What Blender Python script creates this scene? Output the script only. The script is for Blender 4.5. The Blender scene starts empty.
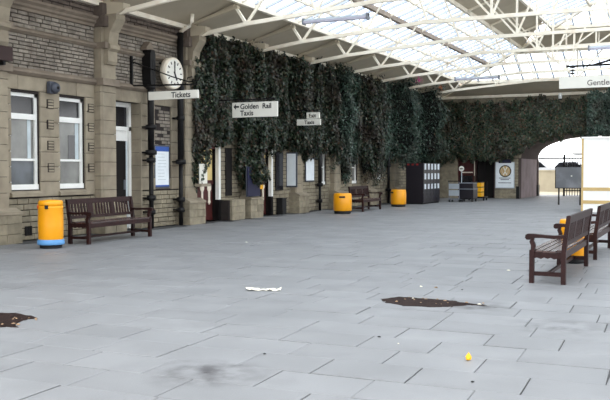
import bpy, math, random
import numpy as np
from mathutils import Vector, Matrix
random.seed(7); rng = np.random.default_rng(7)
S = bpy.context.scene
COL = S.collection
R = math.radians

# ------------------------------------------------------------------ camera
cam_d = bpy.data.cameras.new('camera'); cam = bpy.data.objects.new('camera', cam_d); COL.objects.link(cam)
cam.location = (0, 0, 1.5); cam.rotation_euler = (R(90 - 2.07), 0, R(25.66))
cam_d.sensor_width = 36; cam_d.lens = 48.98; cam_d.clip_end = 400
S.camera = cam
# ------------------------------------------------------------------ world: bright overcast sky
W = bpy.data.worlds.new('overcast_sky'); S.world = W; W.use_nodes = True
bg = W.node_tree.nodes['Background']
bg.inputs[0].default_value = (0.97, 0.985, 1.0, 1); bg.inputs[1].default_value = 3.0
# weak veiled sun high behind the overcast
sd = bpy.data.lights.new('veiled_sun', 'SUN'); sd.energy = 0.9; sd.angle = R(60); sd.color = (1, .97, .92)
so = bpy.data.objects.new('veiled_sun', sd); COL.objects.link(so); so.rotation_euler = (R(22), R(20), 0)
VS = S.view_settings
VS.view_transform = 'Standard'; VS.look = 'None'; VS.exposure = 0.0; VS.gamma = 1.0; VS.use_curve_mapping = False

# ------------------------------------------------------------------ helpers
def lin(c):
    return tuple(((v / 255) / 12.92 if v / 255 <= .04045 else ((v / 255 + .055) / 1.055) ** 2.4) for v in c) + (1,)

def mat(name, rgb, rough=.7, var=.12, scale=3., rnd=.0, metal=0., spec=.4, bump=0., bscale=40., tint=None, tscale=1.2, tamt=.5):
    m = bpy.data.materials.new(name); m.use_nodes = True
    nt = m.node_tree; N = nt.nodes; L = nt.links; b = N['Principled BSDF']
    b.inputs['Roughness'].default_value = rough; b.inputs['Metallic'].default_value = metal
    b.inputs['Specular IOR Level'].default_value = spec
    geo = N.new('ShaderNodeNewGeometry'); oi = N.new('ShaderNodeObjectInfo')
    no = N.new('ShaderNodeTexNoise'); no.inputs['Scale'].default_value = scale; no.inputs['Detail'].default_value = 4
    L.new(geo.outputs['Position'], no.inputs['Vector'])
    c = lin(rgb)
    mx = N.new('ShaderNodeMix'); mx.data_type = 'RGBA'
    mx.inputs[6].default_value = tuple(v * (1 - var) for v in c[:3]) + (1,)
    mx.inputs[7].default_value = tuple(min(1, v * (1 + var)) for v in c[:3]) + (1,)
    mr = N.new('ShaderNodeMapRange'); mr.inputs[1].default_value = .3; mr.inputs[2].default_value = .7
    L.new(no.outputs['Fac'], mr.inputs[0]); L.new(mr.outputs[0], mx.inputs[0])
    out = mx.outputs[2]
    if tint is not None:                                       # stains with a shape of their own
        n2 = N.new('ShaderNodeTexNoise'); n2.inputs['Scale'].default_value = tscale; n2.inputs['Detail'].default_value = 6
        L.new(geo.outputs['Position'], n2.inputs['Vector'])
        r2 = N.new('ShaderNodeMapRange'); r2.inputs[1].default_value = .48; r2.inputs[2].default_value = .72; r2.inputs[4].default_value = tamt
        L.new(n2.outputs['Fac'], r2.inputs[0])
        m2 = N.new('ShaderNodeMix'); m2.data_type = 'RGBA'; L.new(r2.outputs[0], m2.inputs[0]); L.new(out, m2.inputs[6]); m2.inputs[7].default_value = lin(tint)
        out = m2.outputs[2]
    if rnd > 0:
        ad = N.new('ShaderNodeMath'); ad.operation = 'ADD'; L.new(oi.outputs['Random'], ad.inputs[0]); L.new(geo.outputs['Random Per Island'], ad.inputs[1])
        fr = N.new('ShaderNodeMath'); fr.operation = 'FRACT'; L.new(ad.outputs[0], fr.inputs[0])
        r3 = N.new('ShaderNodeMapRange'); r3.inputs[3].default_value = 1 - rnd; r3.inputs[4].default_value = 1 + rnd
        L.new(fr.outputs[0], r3.inputs[0])
        hs = N.new('ShaderNodeHueSaturation'); L.new(out, hs.inputs['Color']); L.new(r3.outputs[0], hs.inputs['Value'])
        out = hs.outputs[0]
    L.new(out, b.inputs['Base Color'])
    if bump > 0:
        n3 = N.new('ShaderNodeTexNoise'); n3.inputs['Scale'].default_value = bscale; n3.inputs['Detail'].default_value = 5
        L.new(geo.outputs['Position'], n3.inputs['Vector'])
        bp = N.new('ShaderNodeBump'); bp.inputs['Strength'].default_value = bump; bp.inputs['Distance'].default_value = .02
        L.new(n3.outputs['Fac'], bp.inputs['Height']); L.new(bp.outputs[0], b.inputs['Normal'])
    return m

def glass_mat(name, tr, mixd, col):
    m = bpy.data.materials.new(name); m.use_nodes = True; nt = m.node_tree; N = nt.nodes; L = nt.links
    N.remove(N['Principled BSDF']); o = N['Material Output']
    t = N.new('ShaderNodeBsdfTransparent'); t.inputs[0].default_value = tr
    d = N.new('ShaderNodeBsdfTranslucent'); d.inputs[0].default_value = col
    n = N.new('ShaderNodeTexNoise'); n.inputs['Scale'].default_value = 1.3
    g = N.new('ShaderNodeNewGeometry'); L.new(g.outputs['Position'], n.inputs['Vector'])
    r = N.new('ShaderNodeMapRange'); r.inputs[3].default_value = mixd * .6; r.inputs[4].default_value = mixd * 1.4; L.new(n.outputs[0], r.inputs[0])
    x = N.new('ShaderNodeMixShader'); L.new(r.outputs[0], x.inputs[0]); L.new(t.outputs[0], x.inputs[1]); L.new(d.outputs[0], x.inputs[2])
    gl = N.new('ShaderNodeBsdfGlossy'); gl.inputs['Roughness'].default_value = .1
    x2 = N.new('ShaderNodeMixShader'); x2.inputs[0].default_value = .05; L.new(x.outputs[0], x2.inputs[1]); L.new(gl.outputs[0], x2.inputs[2])
    L.new(x2.outputs[0], o.inputs[0]); return m

def leaf_mat(name, stops, trans=.12):
    m = bpy.data.materials.new(name); m.use_nodes = True; nt = m.node_tree; N = nt.nodes; L = nt.links; b = N['Principled BSDF']
    g = N.new('ShaderNodeNewGeometry'); cr = N.new('ShaderNodeValToRGB'); el = cr.color_ramp.elements
    el[0].position = stops[0][0]; el[0].color = lin(stops[0][1]); el[1].position = stops[1][0]; el[1].color = lin(stops[1][1])
    for p, c in stops[2:]:
        e = el.new(p); e.color = lin(c)
    L.new(g.outputs['Random Per Island'], cr.inputs[0])
    n = N.new('ShaderNodeTexNoise'); n.inputs['Scale'].default_value = .9; n.inputs['Detail'].default_value = 3; L.new(g.outputs['Position'], n.inputs['Vector'])
    r = N.new('ShaderNodeMapRange'); r.inputs[1].default_value = .52; r.inputs[2].default_value = .75; r.inputs[4].default_value = .75; L.new(n.outputs[0], r.inputs[0])
    mx = N.new('ShaderNodeMix'); mx.data_type = 'RGBA'; L.new(r.outputs[0], mx.inputs[0]); L.new(cr.outputs[0], mx.inputs[6]); mx.inputs[7].default_value = lin((54, 32, 26))
    L.new(mx.outputs[2], b.inputs['Base Color']); b.inputs['Roughness'].default_value = .4; b.inputs['Specular IOR Level'].default_value = .45
    return m

M = {}
M['ashlar'] = mat('sandstone_ashlar', (144, 134, 116), .85, .14, 4, .09, bump=.15, tint=(112, 98, 84), tscale=1.6, tamt=.45)
M['brick'] = mat('coursed_stone', (136, 128, 117), .9, .18, 9, .2, bump=.5, tint=(92, 80, 72), tscale=2.2, tamt=.6)
M['parapet'] = mat('brown_stone_course', (98, 87, 79), .9, .2, 7, .18, bump=.4)
M['mortar'] = mat('dark_mortar', (44, 38, 36), .95, .15, 8)
M['string'] = mat('weathered_string_course', (128, 116, 102), .85, .18, 5, .05, bump=.15, tint=(92, 80, 72), tscale=2.5)
M['plinth'] = mat('rough_base_stone', (138, 129, 110), .9, .2, 6, .16, bump=.5, tint=(104, 96, 84), tscale=2, tamt=.5)
M['slab'] = mat('concrete_paving', (126, 127, 129), .55, .12, 2.2, .06, spec=.45, bump=.12, bscale=60, tint=(100, 102, 104), tscale=1.1, tamt=.45)
def smudge(m, centre, rad, rgb):
    nt = m.node_tree; N = nt.nodes; L = nt.links; b = N['Principled BSDF']; src = b.inputs['Base Color'].links[0].from_socket
    g = N.new('ShaderNodeNewGeometry'); d = N.new('ShaderNodeVectorMath'); d.operation = 'DISTANCE'; d.inputs[1].default_value = centre
    L.new(g.outputs['Position'], d.inputs[0]); n = N.new('ShaderNodeTexNoise'); n.inputs['Scale'].default_value = 5; n.inputs['Detail'].default_value = 5; L.new(g.outputs['Position'], n.inputs['Vector'])
    r1 = N.new('ShaderNodeMapRange'); r1.inputs[1].default_value = rad; r1.inputs[2].default_value = 0; L.new(d.outputs['Value'], r1.inputs[0])
    r2 = N.new('ShaderNodeMapRange'); r2.inputs[1].default_value = .4; r2.inputs[2].default_value = .65; L.new(n.outputs[0], r2.inputs[0])
    mu = N.new('ShaderNodeMath'); mu.operation = 'MULTIPLY'; L.new(r1.outputs[0], mu.inputs[0]); L.new(r2.outputs[0], mu.inputs[1])
    x = N.new('ShaderNodeMix'); x.data_type = 'RGBA'; L.new(mu.outputs[0], x.inputs[0]); L.new(src, x.inputs[6]); x.inputs[7].default_value = lin(rgb); L.new(x.outputs[2], b.inputs['Base Color'])
smudge(M['slab'], (-3.3, 5.17, 0), .55, (58, 56, 58)); smudge(M['slab'], (-2.25, 9.0, 0), .5, (62, 62, 62)); smudge(M['slab'], (-1.2, 8.2, 0), .6, (84, 84, 86))
M['joint'] = mat('paving_joint', (74, 74, 75), .95, .2, 12)
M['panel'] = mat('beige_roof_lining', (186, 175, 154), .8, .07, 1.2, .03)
M['cream'] = mat('cream_painted_steel', (244, 236, 218), .5, .04, 3, tint=(200, 160, 120), tscale=2.6, tamt=.3)
M['white'] = mat('white_paint', (232, 232, 228), .5, .04, 4)
M['bar'] = mat('glazing_bar_grey', (190, 198, 212), .5, .08, 3)
M['purlin'] = mat('weathered_purlin', (150, 136, 122), .7, .15, 4)
M['glass'] = glass_mat('wired_roof_glass', (.86, .93, 1, 1), .22, (.85, .92, 1, 1))
M['iron'] = mat('black_painted_iron', (18, 17, 18), .5, .15, 5, spec=.25)
M['wood'] = mat('dark_varnished_wood', (42, 22, 21), .5, .3, 14, .14, spec=.2)
M['seat'] = mat('worn_seat_wood', (66, 44, 40), .27, .2, 14, .1, spec=.9)
M['yellow'] = mat('yellow_plastic', (238, 160, 8), .4, .05, 3, spec=.5)
M['yellow2'] = mat('yellow_enamel', (240, 176, 20), .45, .06, 3)
M['blueband'] = mat('pale_blue_band', (96, 152, 205), .5, .1, 6)
M['orange'] = mat('orange_print', (222, 96, 20), .5, .1, 6)
M['black'] = mat('black_rubber', (18, 18, 19), .7, .1, 5)
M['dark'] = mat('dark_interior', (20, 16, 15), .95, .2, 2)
M['pane_dark'] = mat('dark_window_glass', (30, 31, 36), .12, .25, 2.5, spec=.6)
M['pane_mid'] = mat('net_curtained_glass', (112, 112, 108), .2, .4, 1.8, spec=.5)
M['pane_low'] = mat('frosted_window_glass', (74, 79, 84), .25, .4, 2.2, spec=.5)
M['cloth'] = mat('pale_curtain', (186, 196, 200), .8, .1, 5)
M['red'] = mat('oxblood_paint', (70, 26, 24), .5, .2, 4)
M['ivory'] = mat('ivory_paint', (224, 214, 196), .5, .08, 4)
M['room'] = mat('yellow_lit_interior', (214, 190, 128), .8, .1, 2)
M['signwhite'] = mat('white_sign_enamel', (226, 224, 214), .45, .03, 3)
M['ink'] = mat('black_lettering', (24, 24, 28), .6, .05, 5)
M['grey_ink'] = mat('grey_lettering', (96, 92, 88), .6, .05, 5)
M['navy'] = mat('navy_paint', (24, 26, 56), .5, .12, 4)
M['navydark'] = mat('navy_steel', (22, 18, 27), .4, .12, 4)
M['poster'] = mat('poster_paper', (222, 228, 232), .6, .05, 5)
M['posterblue'] = mat('poster_blue', (48, 84, 160), .6, .08, 5)
M['frame'] = mat('grey_poster_frame', (70, 74, 84), .5, .1, 4)
M['label'] = mat('locker_label', (206, 214, 220), .5, .05, 5)
M['tan'] = mat('tan_emblem', (190, 162, 116), .5, .1, 6)
M['brown'] = mat('brown_wooden_case', (44, 22, 19), .6, .2, 5)
M['grey'] = mat('grey_metal', (116, 120, 128), .45, .1, 3, metal=.3)
M['lgrey'] = mat('light_grey_metal', (168, 176, 182), .45, .1, 3, metal=.2)
M['board'] = mat('grey_notice_board', (112, 114, 118), .5, .15, 2, tint=(150, 152, 156), tscale=2)
M['kiosk'] = mat('white_kiosk_panel', (252, 251, 246), .5, .02, 2)
M['ochre'] = mat('ochre_stripe', (206, 176, 118), .5, .08, 4)
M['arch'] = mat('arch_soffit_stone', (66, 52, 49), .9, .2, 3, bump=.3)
M['reveal'] = mat('painted_archway_wall', (146, 132, 134), .85, .12, 2, tint=(118, 100, 98))
M['outwall'] = mat('pale_roughcast', (172, 163, 143), .9, .08, 2)
M['asphalt'] = mat('asphalt', (142, 142, 142), .9, .12, 2)
M['car_a'] = mat('silver_car_paint', (190, 192, 196), .3, .03, 2, spec=.6)
M['car_b'] = mat('white_car_paint', (232, 232, 230), .3, .03, 2, spec=.6)
M['wet'] = mat('wet_mud', (40, 28, 25), .75, .45, 14, spec=.1, bump=.4, bscale=60)
M['leaf_litter'] = mat('dead_leaf', (148, 122, 96), .8, .3, 20, .3)
M['paper'] = mat('waste_paper', (230, 224, 206), .8, .06, 12)
M['tubeglass'] = mat('lamp_diffuser', (206, 204, 220), .4, .03, 3)
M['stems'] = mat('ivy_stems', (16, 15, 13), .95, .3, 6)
M['leaf'] = leaf_mat('ivy_leaf', [(0, (17, 25, 18)), (.4, (30, 44, 30)), (.75, (46, 62, 42)), (.92, (74, 50, 36)), (1, (100, 108, 90))])
M['leaf2'] = leaf_mat('ivy_leaf_blue', [(0, (24, 36, 29)), (.45, (48, 68, 54)), (.8, (72, 94, 80)), (.95, (106, 124, 114)), (1, (92, 68, 50))])  # blue-green leaf, lightened to carry the light on the far ivy
M['leaf3'] = leaf_mat('ivy_leaf_red_lit', [(0, (22, 32, 22)), (.4, (40, 56, 38)), (.75, (58, 76, 54)), (.9, (96, 58, 40)), (1, (104, 108, 88))])  # reddish leaf, brightened in colour for light from the arch and roof glass
M['pink'] = mat('pink_flower', (200, 96, 140), .7, .2, 20)
M['orangefl'] = mat('orange_flower', (196, 112, 70), .7, .2, 20)

class MB:
    def __init__(s): s.v = []; s.f = []
    def add(s, vs, fs):
        o = len(s.v); s.v += [tuple(p) for p in vs]; s.f += [tuple(i + o for i in f) for f in fs]; return s
    def box(s, x0, x1, y0, y1, z0, z1):
        return s.add([(x0, y0, z0), (x1, y0, z0), (x1, y1, z0), (x0, y1, z0), (x0, y0, z1), (x1, y0, z1), (x1, y1, z1), (x0, y1, z1)],
                     [(0, 3, 2, 1), (4, 5, 6, 7), (0, 1, 5, 4), (1, 2, 6, 5), (2, 3, 7, 6), (3, 0, 4, 7)])
    def bar(s, p, q, w, h=None):
        h = h or w; p = Vector(p); q = Vector(q); d = (q - p).normalized()
        u = Vector((0, 0, 1)) if abs(d.z) < .95 else Vector((0, 1, 0))
        a = d.cross(u).normalized(); b = a.cross(d).normalized(); vs = []
        for e in (p, q):
            for i, j in ((-1, -1), (1, -1), (1, 1), (-1, 1)): vs.append(e + a * (i * w / 2) + b * (j * h / 2))
        return s.add(vs, [(3, 2, 1, 0), (4, 5, 6, 7), (0, 1, 5, 4), (1, 2, 6, 5), (2, 3, 7, 6), (3, 0, 4, 7)])
    def prism(s, poly, axis, a, b):
        n = len(poly)
        def P(u, w, t): return {'x': (t, u, w), 'y': (u, t, w), 'z': (u, w, t)}[axis]
        vs = [P(u, w, a) for u, w in poly] + [P(u, w, b) for u, w in poly]
        return s.add(vs, [tuple(range(n))[::-1], tuple(range(n, 2 * n))] + [(i, (i + 1) % n, n + (i + 1) % n, n + i) for i in range(n)])
    def lathe(s, prof, c=(0, 0, 0), n=20, axis='z'):
        vs = []
        for r, z in prof:
            for i in range(n):
                a = 2 * math.pi * i / n; u = r * math.cos(a); w = r * math.sin(a)
                p = {'z': (u, w, z), 'x': (z, u, w), 'y': (u, z, w)}[axis]
                vs.append((p[0] + c[0], p[1] + c[1], p[2] + c[2]))
        fs = []
        for k in range(len(prof) - 1):
            for i in range(n):
                j = (i + 1) % n; fs.append((k * n + i, k * n + j, (k + 1) * n + j, (k + 1) * n + i))
        fs.append(tuple(range(n))[::-1]); fs.append(tuple((len(prof) - 1) * n + i for i in range(n)))
        return s.add(vs, fs)
    def tube(s, pts, r, n=8):
        pts = [Vector(p) for p in pts]; vs = []
        rs = r if isinstance(r, (list, tuple)) else [r] * len(pts)
        for k, p in enumerate(pts):
            d = (pts[min(k + 1, len(pts) - 1)] - pts[max(k - 1, 0)]).normalized()
            u = Vector((0, 0, 1)) if abs(d.z) < .9 else Vector((1, 0, 0))
            a = d.cross(u).normalized(); b = a.cross(d).normalized()
            for i in range(n):
                t = 2 * math.pi * i / n; vs.append(p + a * (rs[k] * math.cos(t)) + b * (rs[k] * math.sin(t)))
        fs = []
        for k in range(len(pts) - 1):
            for i in range(n):
                j = (i + 1) % n; fs.append((k * n + i, k * n + j, (k + 1) * n + j, (k + 1) * n + i))
        fs.append(tuple(range(n))[::-1]); fs.append(tuple((len(pts) - 1) * n + i for i in range(n)))
        return s.add(vs, fs)
    def mesh(s, name):
        me = bpy.data.meshes.new(name); me.from_pydata(s.v, [], s.f); me.update()
        import bmesh
        b = bmesh.new(); b.from_mesh(me); bmesh.ops.recalc_face_normals(b, faces=b.faces); b.to_mesh(me); b.free()
        return me
    def build(s, name, m, parent=None, smooth=False):
        me = s.mesh(name); me.materials.append(M[m] if isinstance(m, str) else m)
        if smooth:
            me.polygons.foreach_set('use_smooth', [len(p.vertices) == 4 for p in me.polygons])
        return link(name, me, parent)

def link(name, me, parent=None):
    o = bpy.data.objects.new(name, me); COL.objects.link(o)
    if parent: o.parent = parent
    return o
def tag(o, label=None, cat=None, group=None, kind=None):
    if label: o['label'] = label
    if cat: o['category'] = cat
    if group: o['group'] = group
    if kind: o['kind'] = kind
    return o
def thing(name, label, cat, loc=(0, 0, 0), rz=0, group=None):
    o = bpy.data.objects.new(name, None); COL.objects.link(o); o.location = loc; o.rotation_euler.z = rz
    o.empty_display_size = .1
    return tag(o, label, cat, group)
def struct(name, loc=(0, 0, 0)):
    o = bpy.data.objects.new(name, None); COL.objects.link(o); o.location = loc; o['kind'] = 'structure'; return o
def copy_tree(o, parent=None):
    c = o.copy(); COL.objects.link(c); c.parent = parent
    for ch in o.children: copy_tree(ch, c)
    return c
def part(name, m, parent, *boxes):
    b = MB()
    for x in boxes: b.box(*x)
    return b.build(name, m, parent)
def text(s, size, loc, parent, m, rot=(R(90), 0, 0), name='lettering', bold=0., sx=1.):
    cu = bpy.data.curves.new('t', 'FONT'); cu.body = s; cu.size = size; cu.extrude = .002; cu.offset = bold
    t = bpy.data.objects.new('t', cu); COL.objects.link(t); bpy.context.view_layer.update()
    me = bpy.data.meshes.new_from_object(t.evaluated_get(bpy.context.evaluated_depsgraph_get()))
    bpy.data.objects.remove(t); bpy.data.curves.remove(cu)
    me.materials.clear(); me.materials.append(M[m]); o = link(name, me, parent); o.location = loc; o.rotation_euler = rot; o.scale = (sx, 1, 1); return o

def block_mesh(name, m, up):
    """unit block 1x1x1 with a chamfered outer face; outer face +X (up=False) or +Z (up=True)"""
    c = .09 if not up else .012; d = .12
    def P(a, b, o): return (o, a, b) if not up else (a, b, o)
    vs = [P(a, b, 0) for a, b in ((0, 0), (1, 0), (1, 1), (0, 1))] + [P(a, b, 1 - d) for a, b in ((0, 0), (1, 0), (1, 1), (0, 1))]
    cy = c * .4 if not up else c
    vs += [P(a, b, 1) for a, b in ((cy, c), (1 - cy, c), (1 - cy, 1 - c), (cy, 1 - c))]
    fs = [(i, (i + 1) % 4, 4 + (i + 1) % 4, 4 + i) for i in range(4)] + [(4 + i, 4 + (i + 1) % 4, 8 + (i + 1) % 4, 8 + i) for i in range(4)] + [(8, 9, 10, 11)]
    return vs, fs
def unit_block(name, m, up=False):
    vs, fs = block_mesh(name, m, up); b = MB(); b.add(vs, fs); me = b.mesh(name); me.materials.append(M[m]); return me

# ================================================================== FLOOR
floor = tag(MB().box(-60, 60, -20, 120, -.4, -.045).build('floor', 'asphalt'), kind='structure')
tag(MB().box(-13.0, 9, -1, 52, -.045, -.012).build('paving_bed', 'joint', floor), kind=None)
slab_me = unit_block('paving_slab', 'slab', True)
sl = []
row = 0; y = 1.4
while y < 52:
    hgt = .5
    x = -13.0 - random.random() * .7
    while x < 8.5:
        ln = random.choice((.62, .72, .72, .8, .92))
        sl.append((x, y, ln, hgt)); x += ln
    y += hgt; row += 1
tilt = math.tan(R(2.4))                       # the courses run slightly askew of the wall
def in_view(x, y):
    fx = x * .9014 + y * .433; fz = -x * .4327 + y * .9008
    if fz < 3.6: return False
    px = 305 + 830 * fx / fz
    return -60 < px < 670
near = sorted([s for s in sl if in_view(s[0] + s[2] / 2, s[1])], key=lambda s: (s[0] + .3) ** 2 + s[1] ** 2)[:300]
nset = set(near); rest = MB(); uv, uf = block_mesh('', '', True)
for s in sl:
    x, y, ln, h = s; g = .006 if random.random() < .7 else .013
    yy = y + (x + 5) * tilt; z0 = -.03; top = random.gauss(.0, .0018)
    if s in nset:
        o = link('paving_slab', slab_me, floor); o.location = (x + g / 2, yy + g / 2, z0); o.scale = (ln - g, h - g, top - z0)
        o.rotation_euler = (random.gauss(0, .002), random.gauss(0, .0015), R(2.4))
    else:
        if x < -13 or x + ln > 8.5: continue
        rest.add([(x + g / 2 + v[0] * (ln - g), yy + g / 2 + v[1] * (h - g) + v[0] * ln * tilt, z0 + v[2] * (top - z0)) for v in uv], uf)
tag(rest.build('paving', 'slab', floor), kind='stuff')

# ================================================================== LEFT WALL
P_Y = [12.42, 15.86] + [19.4 + 3.4 * k for k in range(8)]           # pilaster centres along the wall
WX = -13.0
holes = [(12.96, 13.8, 1.08, 3.14), (14.41, 15.26, 1.08, 3.14),          # two sash windows
         (16.3, 17.36, 0, 3.21),                                           # door by the clock
         (19.95, 21.22, 0, 2.75), (23.3, 24.55, 0, 2.75),                  # two doorways below the ivy
         (28.3, 28.98, .95, 2.2), (31.5, 32.16, .95, 2.2), (34.4, 35.1, 1.05, 2.2)]
niche = (17.98, 18.72, 1.0, 3.18)
def wall_cells(y0, y1, z0, z1, hs):
    ys = sorted({y0, y1, *[h[0] for h in hs], *[h[1] for h in hs]}); zs = sorted({z0, z1, *[h[2] for h in hs], *[h[3] for h in hs]})
    for a, b in zip(ys, ys[1:]):
        run = None
        for c, d in zip(zs, zs[1:]):
            inside = any(h[0] <= a and b <= h[1] and h[2] <= c and d <= h[3] for h in hs)
            if inside:
                if run: yield (a, b, *run)
                run = None
            else: run = (run[0], d) if run else (c, d)
        if run: yield (a, b, *run)
wm = MB()
for a, b, c, d in wall_cells(4, 44, 0, 5.42, holes): wm.box(-13.55, WX - .05, a, b, c, d)
wall = tag(wm.build('wall_left', 'mortar'), kind='structure')
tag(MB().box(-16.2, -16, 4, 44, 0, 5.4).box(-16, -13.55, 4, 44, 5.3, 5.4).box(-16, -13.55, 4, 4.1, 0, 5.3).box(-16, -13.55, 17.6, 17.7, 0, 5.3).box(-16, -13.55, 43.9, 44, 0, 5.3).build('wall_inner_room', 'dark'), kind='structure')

blist = []      # (y0,y1,z0,z1,face,material)
def blocks(y0, y1, z0, z1, course, length, m, hs=(), face=WX, jl=.35, gap=.016):
    n = max(1, round((z1 - z0) / course)); ch = (z1 - z0) / n
    for k in range(n):
        a = z0 + k * ch; b = a + ch; iv = [(y0, y1)]
        for h in hs:
            if min(b, h[3]) - max(a, h[2]) > ch * .45:
                iv = [q for p in iv for q in ((p[0], min(p[1], h[0])), (max(p[0], h[1]), p[1])) if q[1] - q[0] > .03]
        for p, q in iv:
            t = p; first = True
            while t < q - .02:
                l = length * (1 + random.uniform(-jl, jl))
                if first and k % 2: l *= .5
                first = False
                e = q if q - t - l < length * .4 else t + l
                blist.append((t + gap / 2, e - gap / 2, a + gap / 2, b - gap / 2, face + random.uniform(-.012, .008), m)); t = e
# bay A (two windows)
A0, A1 = P_Y[0] + .27, P_Y[1] - .27
hA = holes[:2]
blocks(A0, A1, 3.64, 4.38, .085, .27, 'brick'); blocks(A0, A1, 4.5, 4.86, .085, .27, 'brick'); blocks(A0, A1, 5.12, 5.4, .1, .3, 'parapet')
blocks(A0, A1, .92, 3.52, .325, .9, 'ashlar', [(h[0], h[1], h[2], h[3]) for h in hA], jl=.05, gap=.011)
blocks(A0, A1, 0, .9, .128, .36, 'plinth')
# bay B (door, downpipe, poster niche)
B0, B1 = P_Y[1] + .27, P_Y[2] - .27
hB = [holes[2], niche]
blocks(B0, B1, 3.64, 4.38, .085, .27, 'brick'); blocks(B0, B1, 4.5, 4.86, .085, .27, 'brick'); blocks(B0, B1, 5.12, 5.4, .1, .3, 'parapet')
blocks(B0, B1, .98, 3.52, .325, .9, 'ashlar', hB, jl=.05, gap=.011)
blocks(B0, B1, 0, .96, .128, .36, 'plinth', [holes[2]])
blocks(niche[0], niche[1], 2.1, 3.18, .09, .27, 'brick', face=WX - .045); blocks(niche[0], niche[1], 1.0, 2.1, .3, .74, 'ashlar', face=WX - .045, gap=.006)
# later bays, mostly behind ivy
for k in range(2, 9):
    a, b = P_Y[k] + .27, P_Y[k + 1] - .27
    blocks(a, min(b, 43.6), 0, 2.7, .135, .38, 'plinth', holes)
blist.sort(key=lambda b: (b[0] > 18.9, b[0] + (0 if b[5] != 'parapet' else 1.)))
ume = {m: unit_block('brick', m) for m in ('brick', 'ashlar', 'parapet', 'plinth')}
bv, bf = block_mesh('', '', False); joined = {}
for i, (a, b, c, d, fx, m) in enumerate(blist):
    dep = .06
    if i < 300:
        o = link('stone' if m in ('ashlar', 'plinth') else 'brick', ume[m], wall); o.location = (fx - dep, a, c); o.scale = (dep, b - a, d - c)
    else:
        joined.setdefault(m, MB()).add([(fx - dep + v[0] * dep, a + v[1] * (b - a), c + v[2] * (d - c)) for v in bv], bf)
for m, b in joined.items(): tag(b.build('stonework', m, wall), kind='stuff')

# string courses, cornice, sills as trim on the wall
def moulding(prof, y0, y1, m): return MB().prism(prof, 'y', y0, y1)
tn = 1
for (a, b) in ((A0, A1), (B0, B1)):
    for prof, nm in (([(WX - .06, 3.5), (WX + .03, 3.5), (WX + .1, 3.56), (WX + .1, 3.6), (WX + .02, 3.66), (WX - .06, 3.66)], 'string_course'),
                 ([(WX - .06, 4.36), (WX + .03, 4.37), (WX + .09, 4.42), (WX + .09, 4.46), (WX + .01, 4.51), (WX - .06, 4.51)], 'string_course'),
                 ([(WX - .06, 4.86), (WX + .04, 4.86), (WX + .05, 4.92), (WX + .1, 4.95), (WX + .1, 5.0), (WX + .17, 5.05), (WX + .17, 5.1), (WX - .06, 5.13)], 'cornice')):
        moulding(prof, a, b, 'string').build(nm, 'string', wall)
for (a, b) in ((12.9, 13.86), (14.35, 15.32)):
    MB().prism([(WX - .1, .93), (WX + .06, .93), (WX + .06, 1.0), (WX - .1, 1.08)], 'y', a, b).build('window_sill', 'ashlar', wall)
# carved chequer blocks between and beside the windows
for yc in (14.1, 15.44):
    for zc in (1.55, 2.04, 2.5, 2.95):
        c = MB().box(WX - .02, WX + .012, yc - .1, yc + .1, zc - .1, zc + .1).build('carved_block', 'mortar', wall)
        for k in (-1, 0, 1): part('carved_bar', 'ashlar', c, (WX, WX + .024, yc - .08, yc + .08, zc + k * .064 - .022, zc + k * .064 + .022))

av = MB().box(-13.03, -12.985, 13.3, 13.5, .1, .3).build('air_vent', 'dark', wall)
for k in range(3): part('vent_bar', 'iron', av, (-12.985, -12.978, 13.33 + k * .06, 13.35 + k * .06, .11, .29))
# ---- pilasters
def corbel_profile():
    return [(-12.99, 4.0), (-12.72, 4.0), (-12.67, 4.07), (-12.68, 4.3), (-12.6, 4.36), (-12.6, 4.44), (-12.66, 4.5), (-12.62, 4.75), (-12.5, 4.93), (-12.43, 5.03), (-12.43, 5.16), (-12.99, 5.16)]
for k, yc in enumerate(P_Y[:9]):
    pl = MB().box(-13.06, -12.84, yc - .24, yc + .24, 0, 5.3).build('pilaster', 'mortar', wall)
    full = k < 4
    zt = 5.2 if full else 3.4
    z = .7; ks = 0
    while z < 3.46:
        h = min(.33, 3.5 - z)
        MB().prism([(-13.05, yc - .28), (-12.83, yc - .28), (-12.78, yc - .23), (-12.78, yc + .23), (-12.83, yc + .28), (-13.05, yc + .28)], 'z', z + .005, z + h - .006).build('stone', 'ashlar', pl); z += h
        ks += 1
    # pedestal: rough stones and a weathered cap
    for zz, hh in ((0, .2), (.2, .21), (.41, .18)):
        for s in (0, 1):
            MB().box(-13.05, -12.61 + random.uniform(-.015, .015), yc - .4 + s * .403, yc - .003 + s * .403, zz, zz + hh - .008).build('base_stone', 'plinth', pl)
    MB().prism([(-13.05, .59), (-12.59, .59), (-12.59, .64), (-12.77, .72), (-13.05, .72)], 'y', yc - .41, yc + .41).build('base_cap', 'ashlar', pl)
    if full:
        part('band', 'string', pl, (-13.05, -12.71, yc - .31, yc + .31, 3.5, 3.66))
        part('upper_shaft', 'ashlar', pl, (-13.05, -12.8, yc - .26, yc + .26, 3.66, 5.3))
        MB().prism(corbel_profile(), 'y', yc - .17, yc + .17).build('corbel', 'ashlar', pl)
        part('upper_band', 'string', pl, (-13.05, -12.66, yc - .29, yc + .29, 4.36, 4.5))
        part('capital', 'parapet', pl, (-13.05, -12.66, yc - .31, yc + .31, 4.86, 5.12), (-13.05, -12.74, yc - .28, yc + .28, 5.12, 5.42))
# second pedestal of the wide pier
pz = MB().box(-13.05, -12.7, 21.2, 21.8, 0, .6).build('pilaster', 'mortar', wall)
for zz, hh in ((0, .22), (.22, .2), (.42, .2)): part('base_stone', 'plinth', pz, (-13.04, -12.62, 21.28, 22.04, zz, zz + hh - .008))

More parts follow.
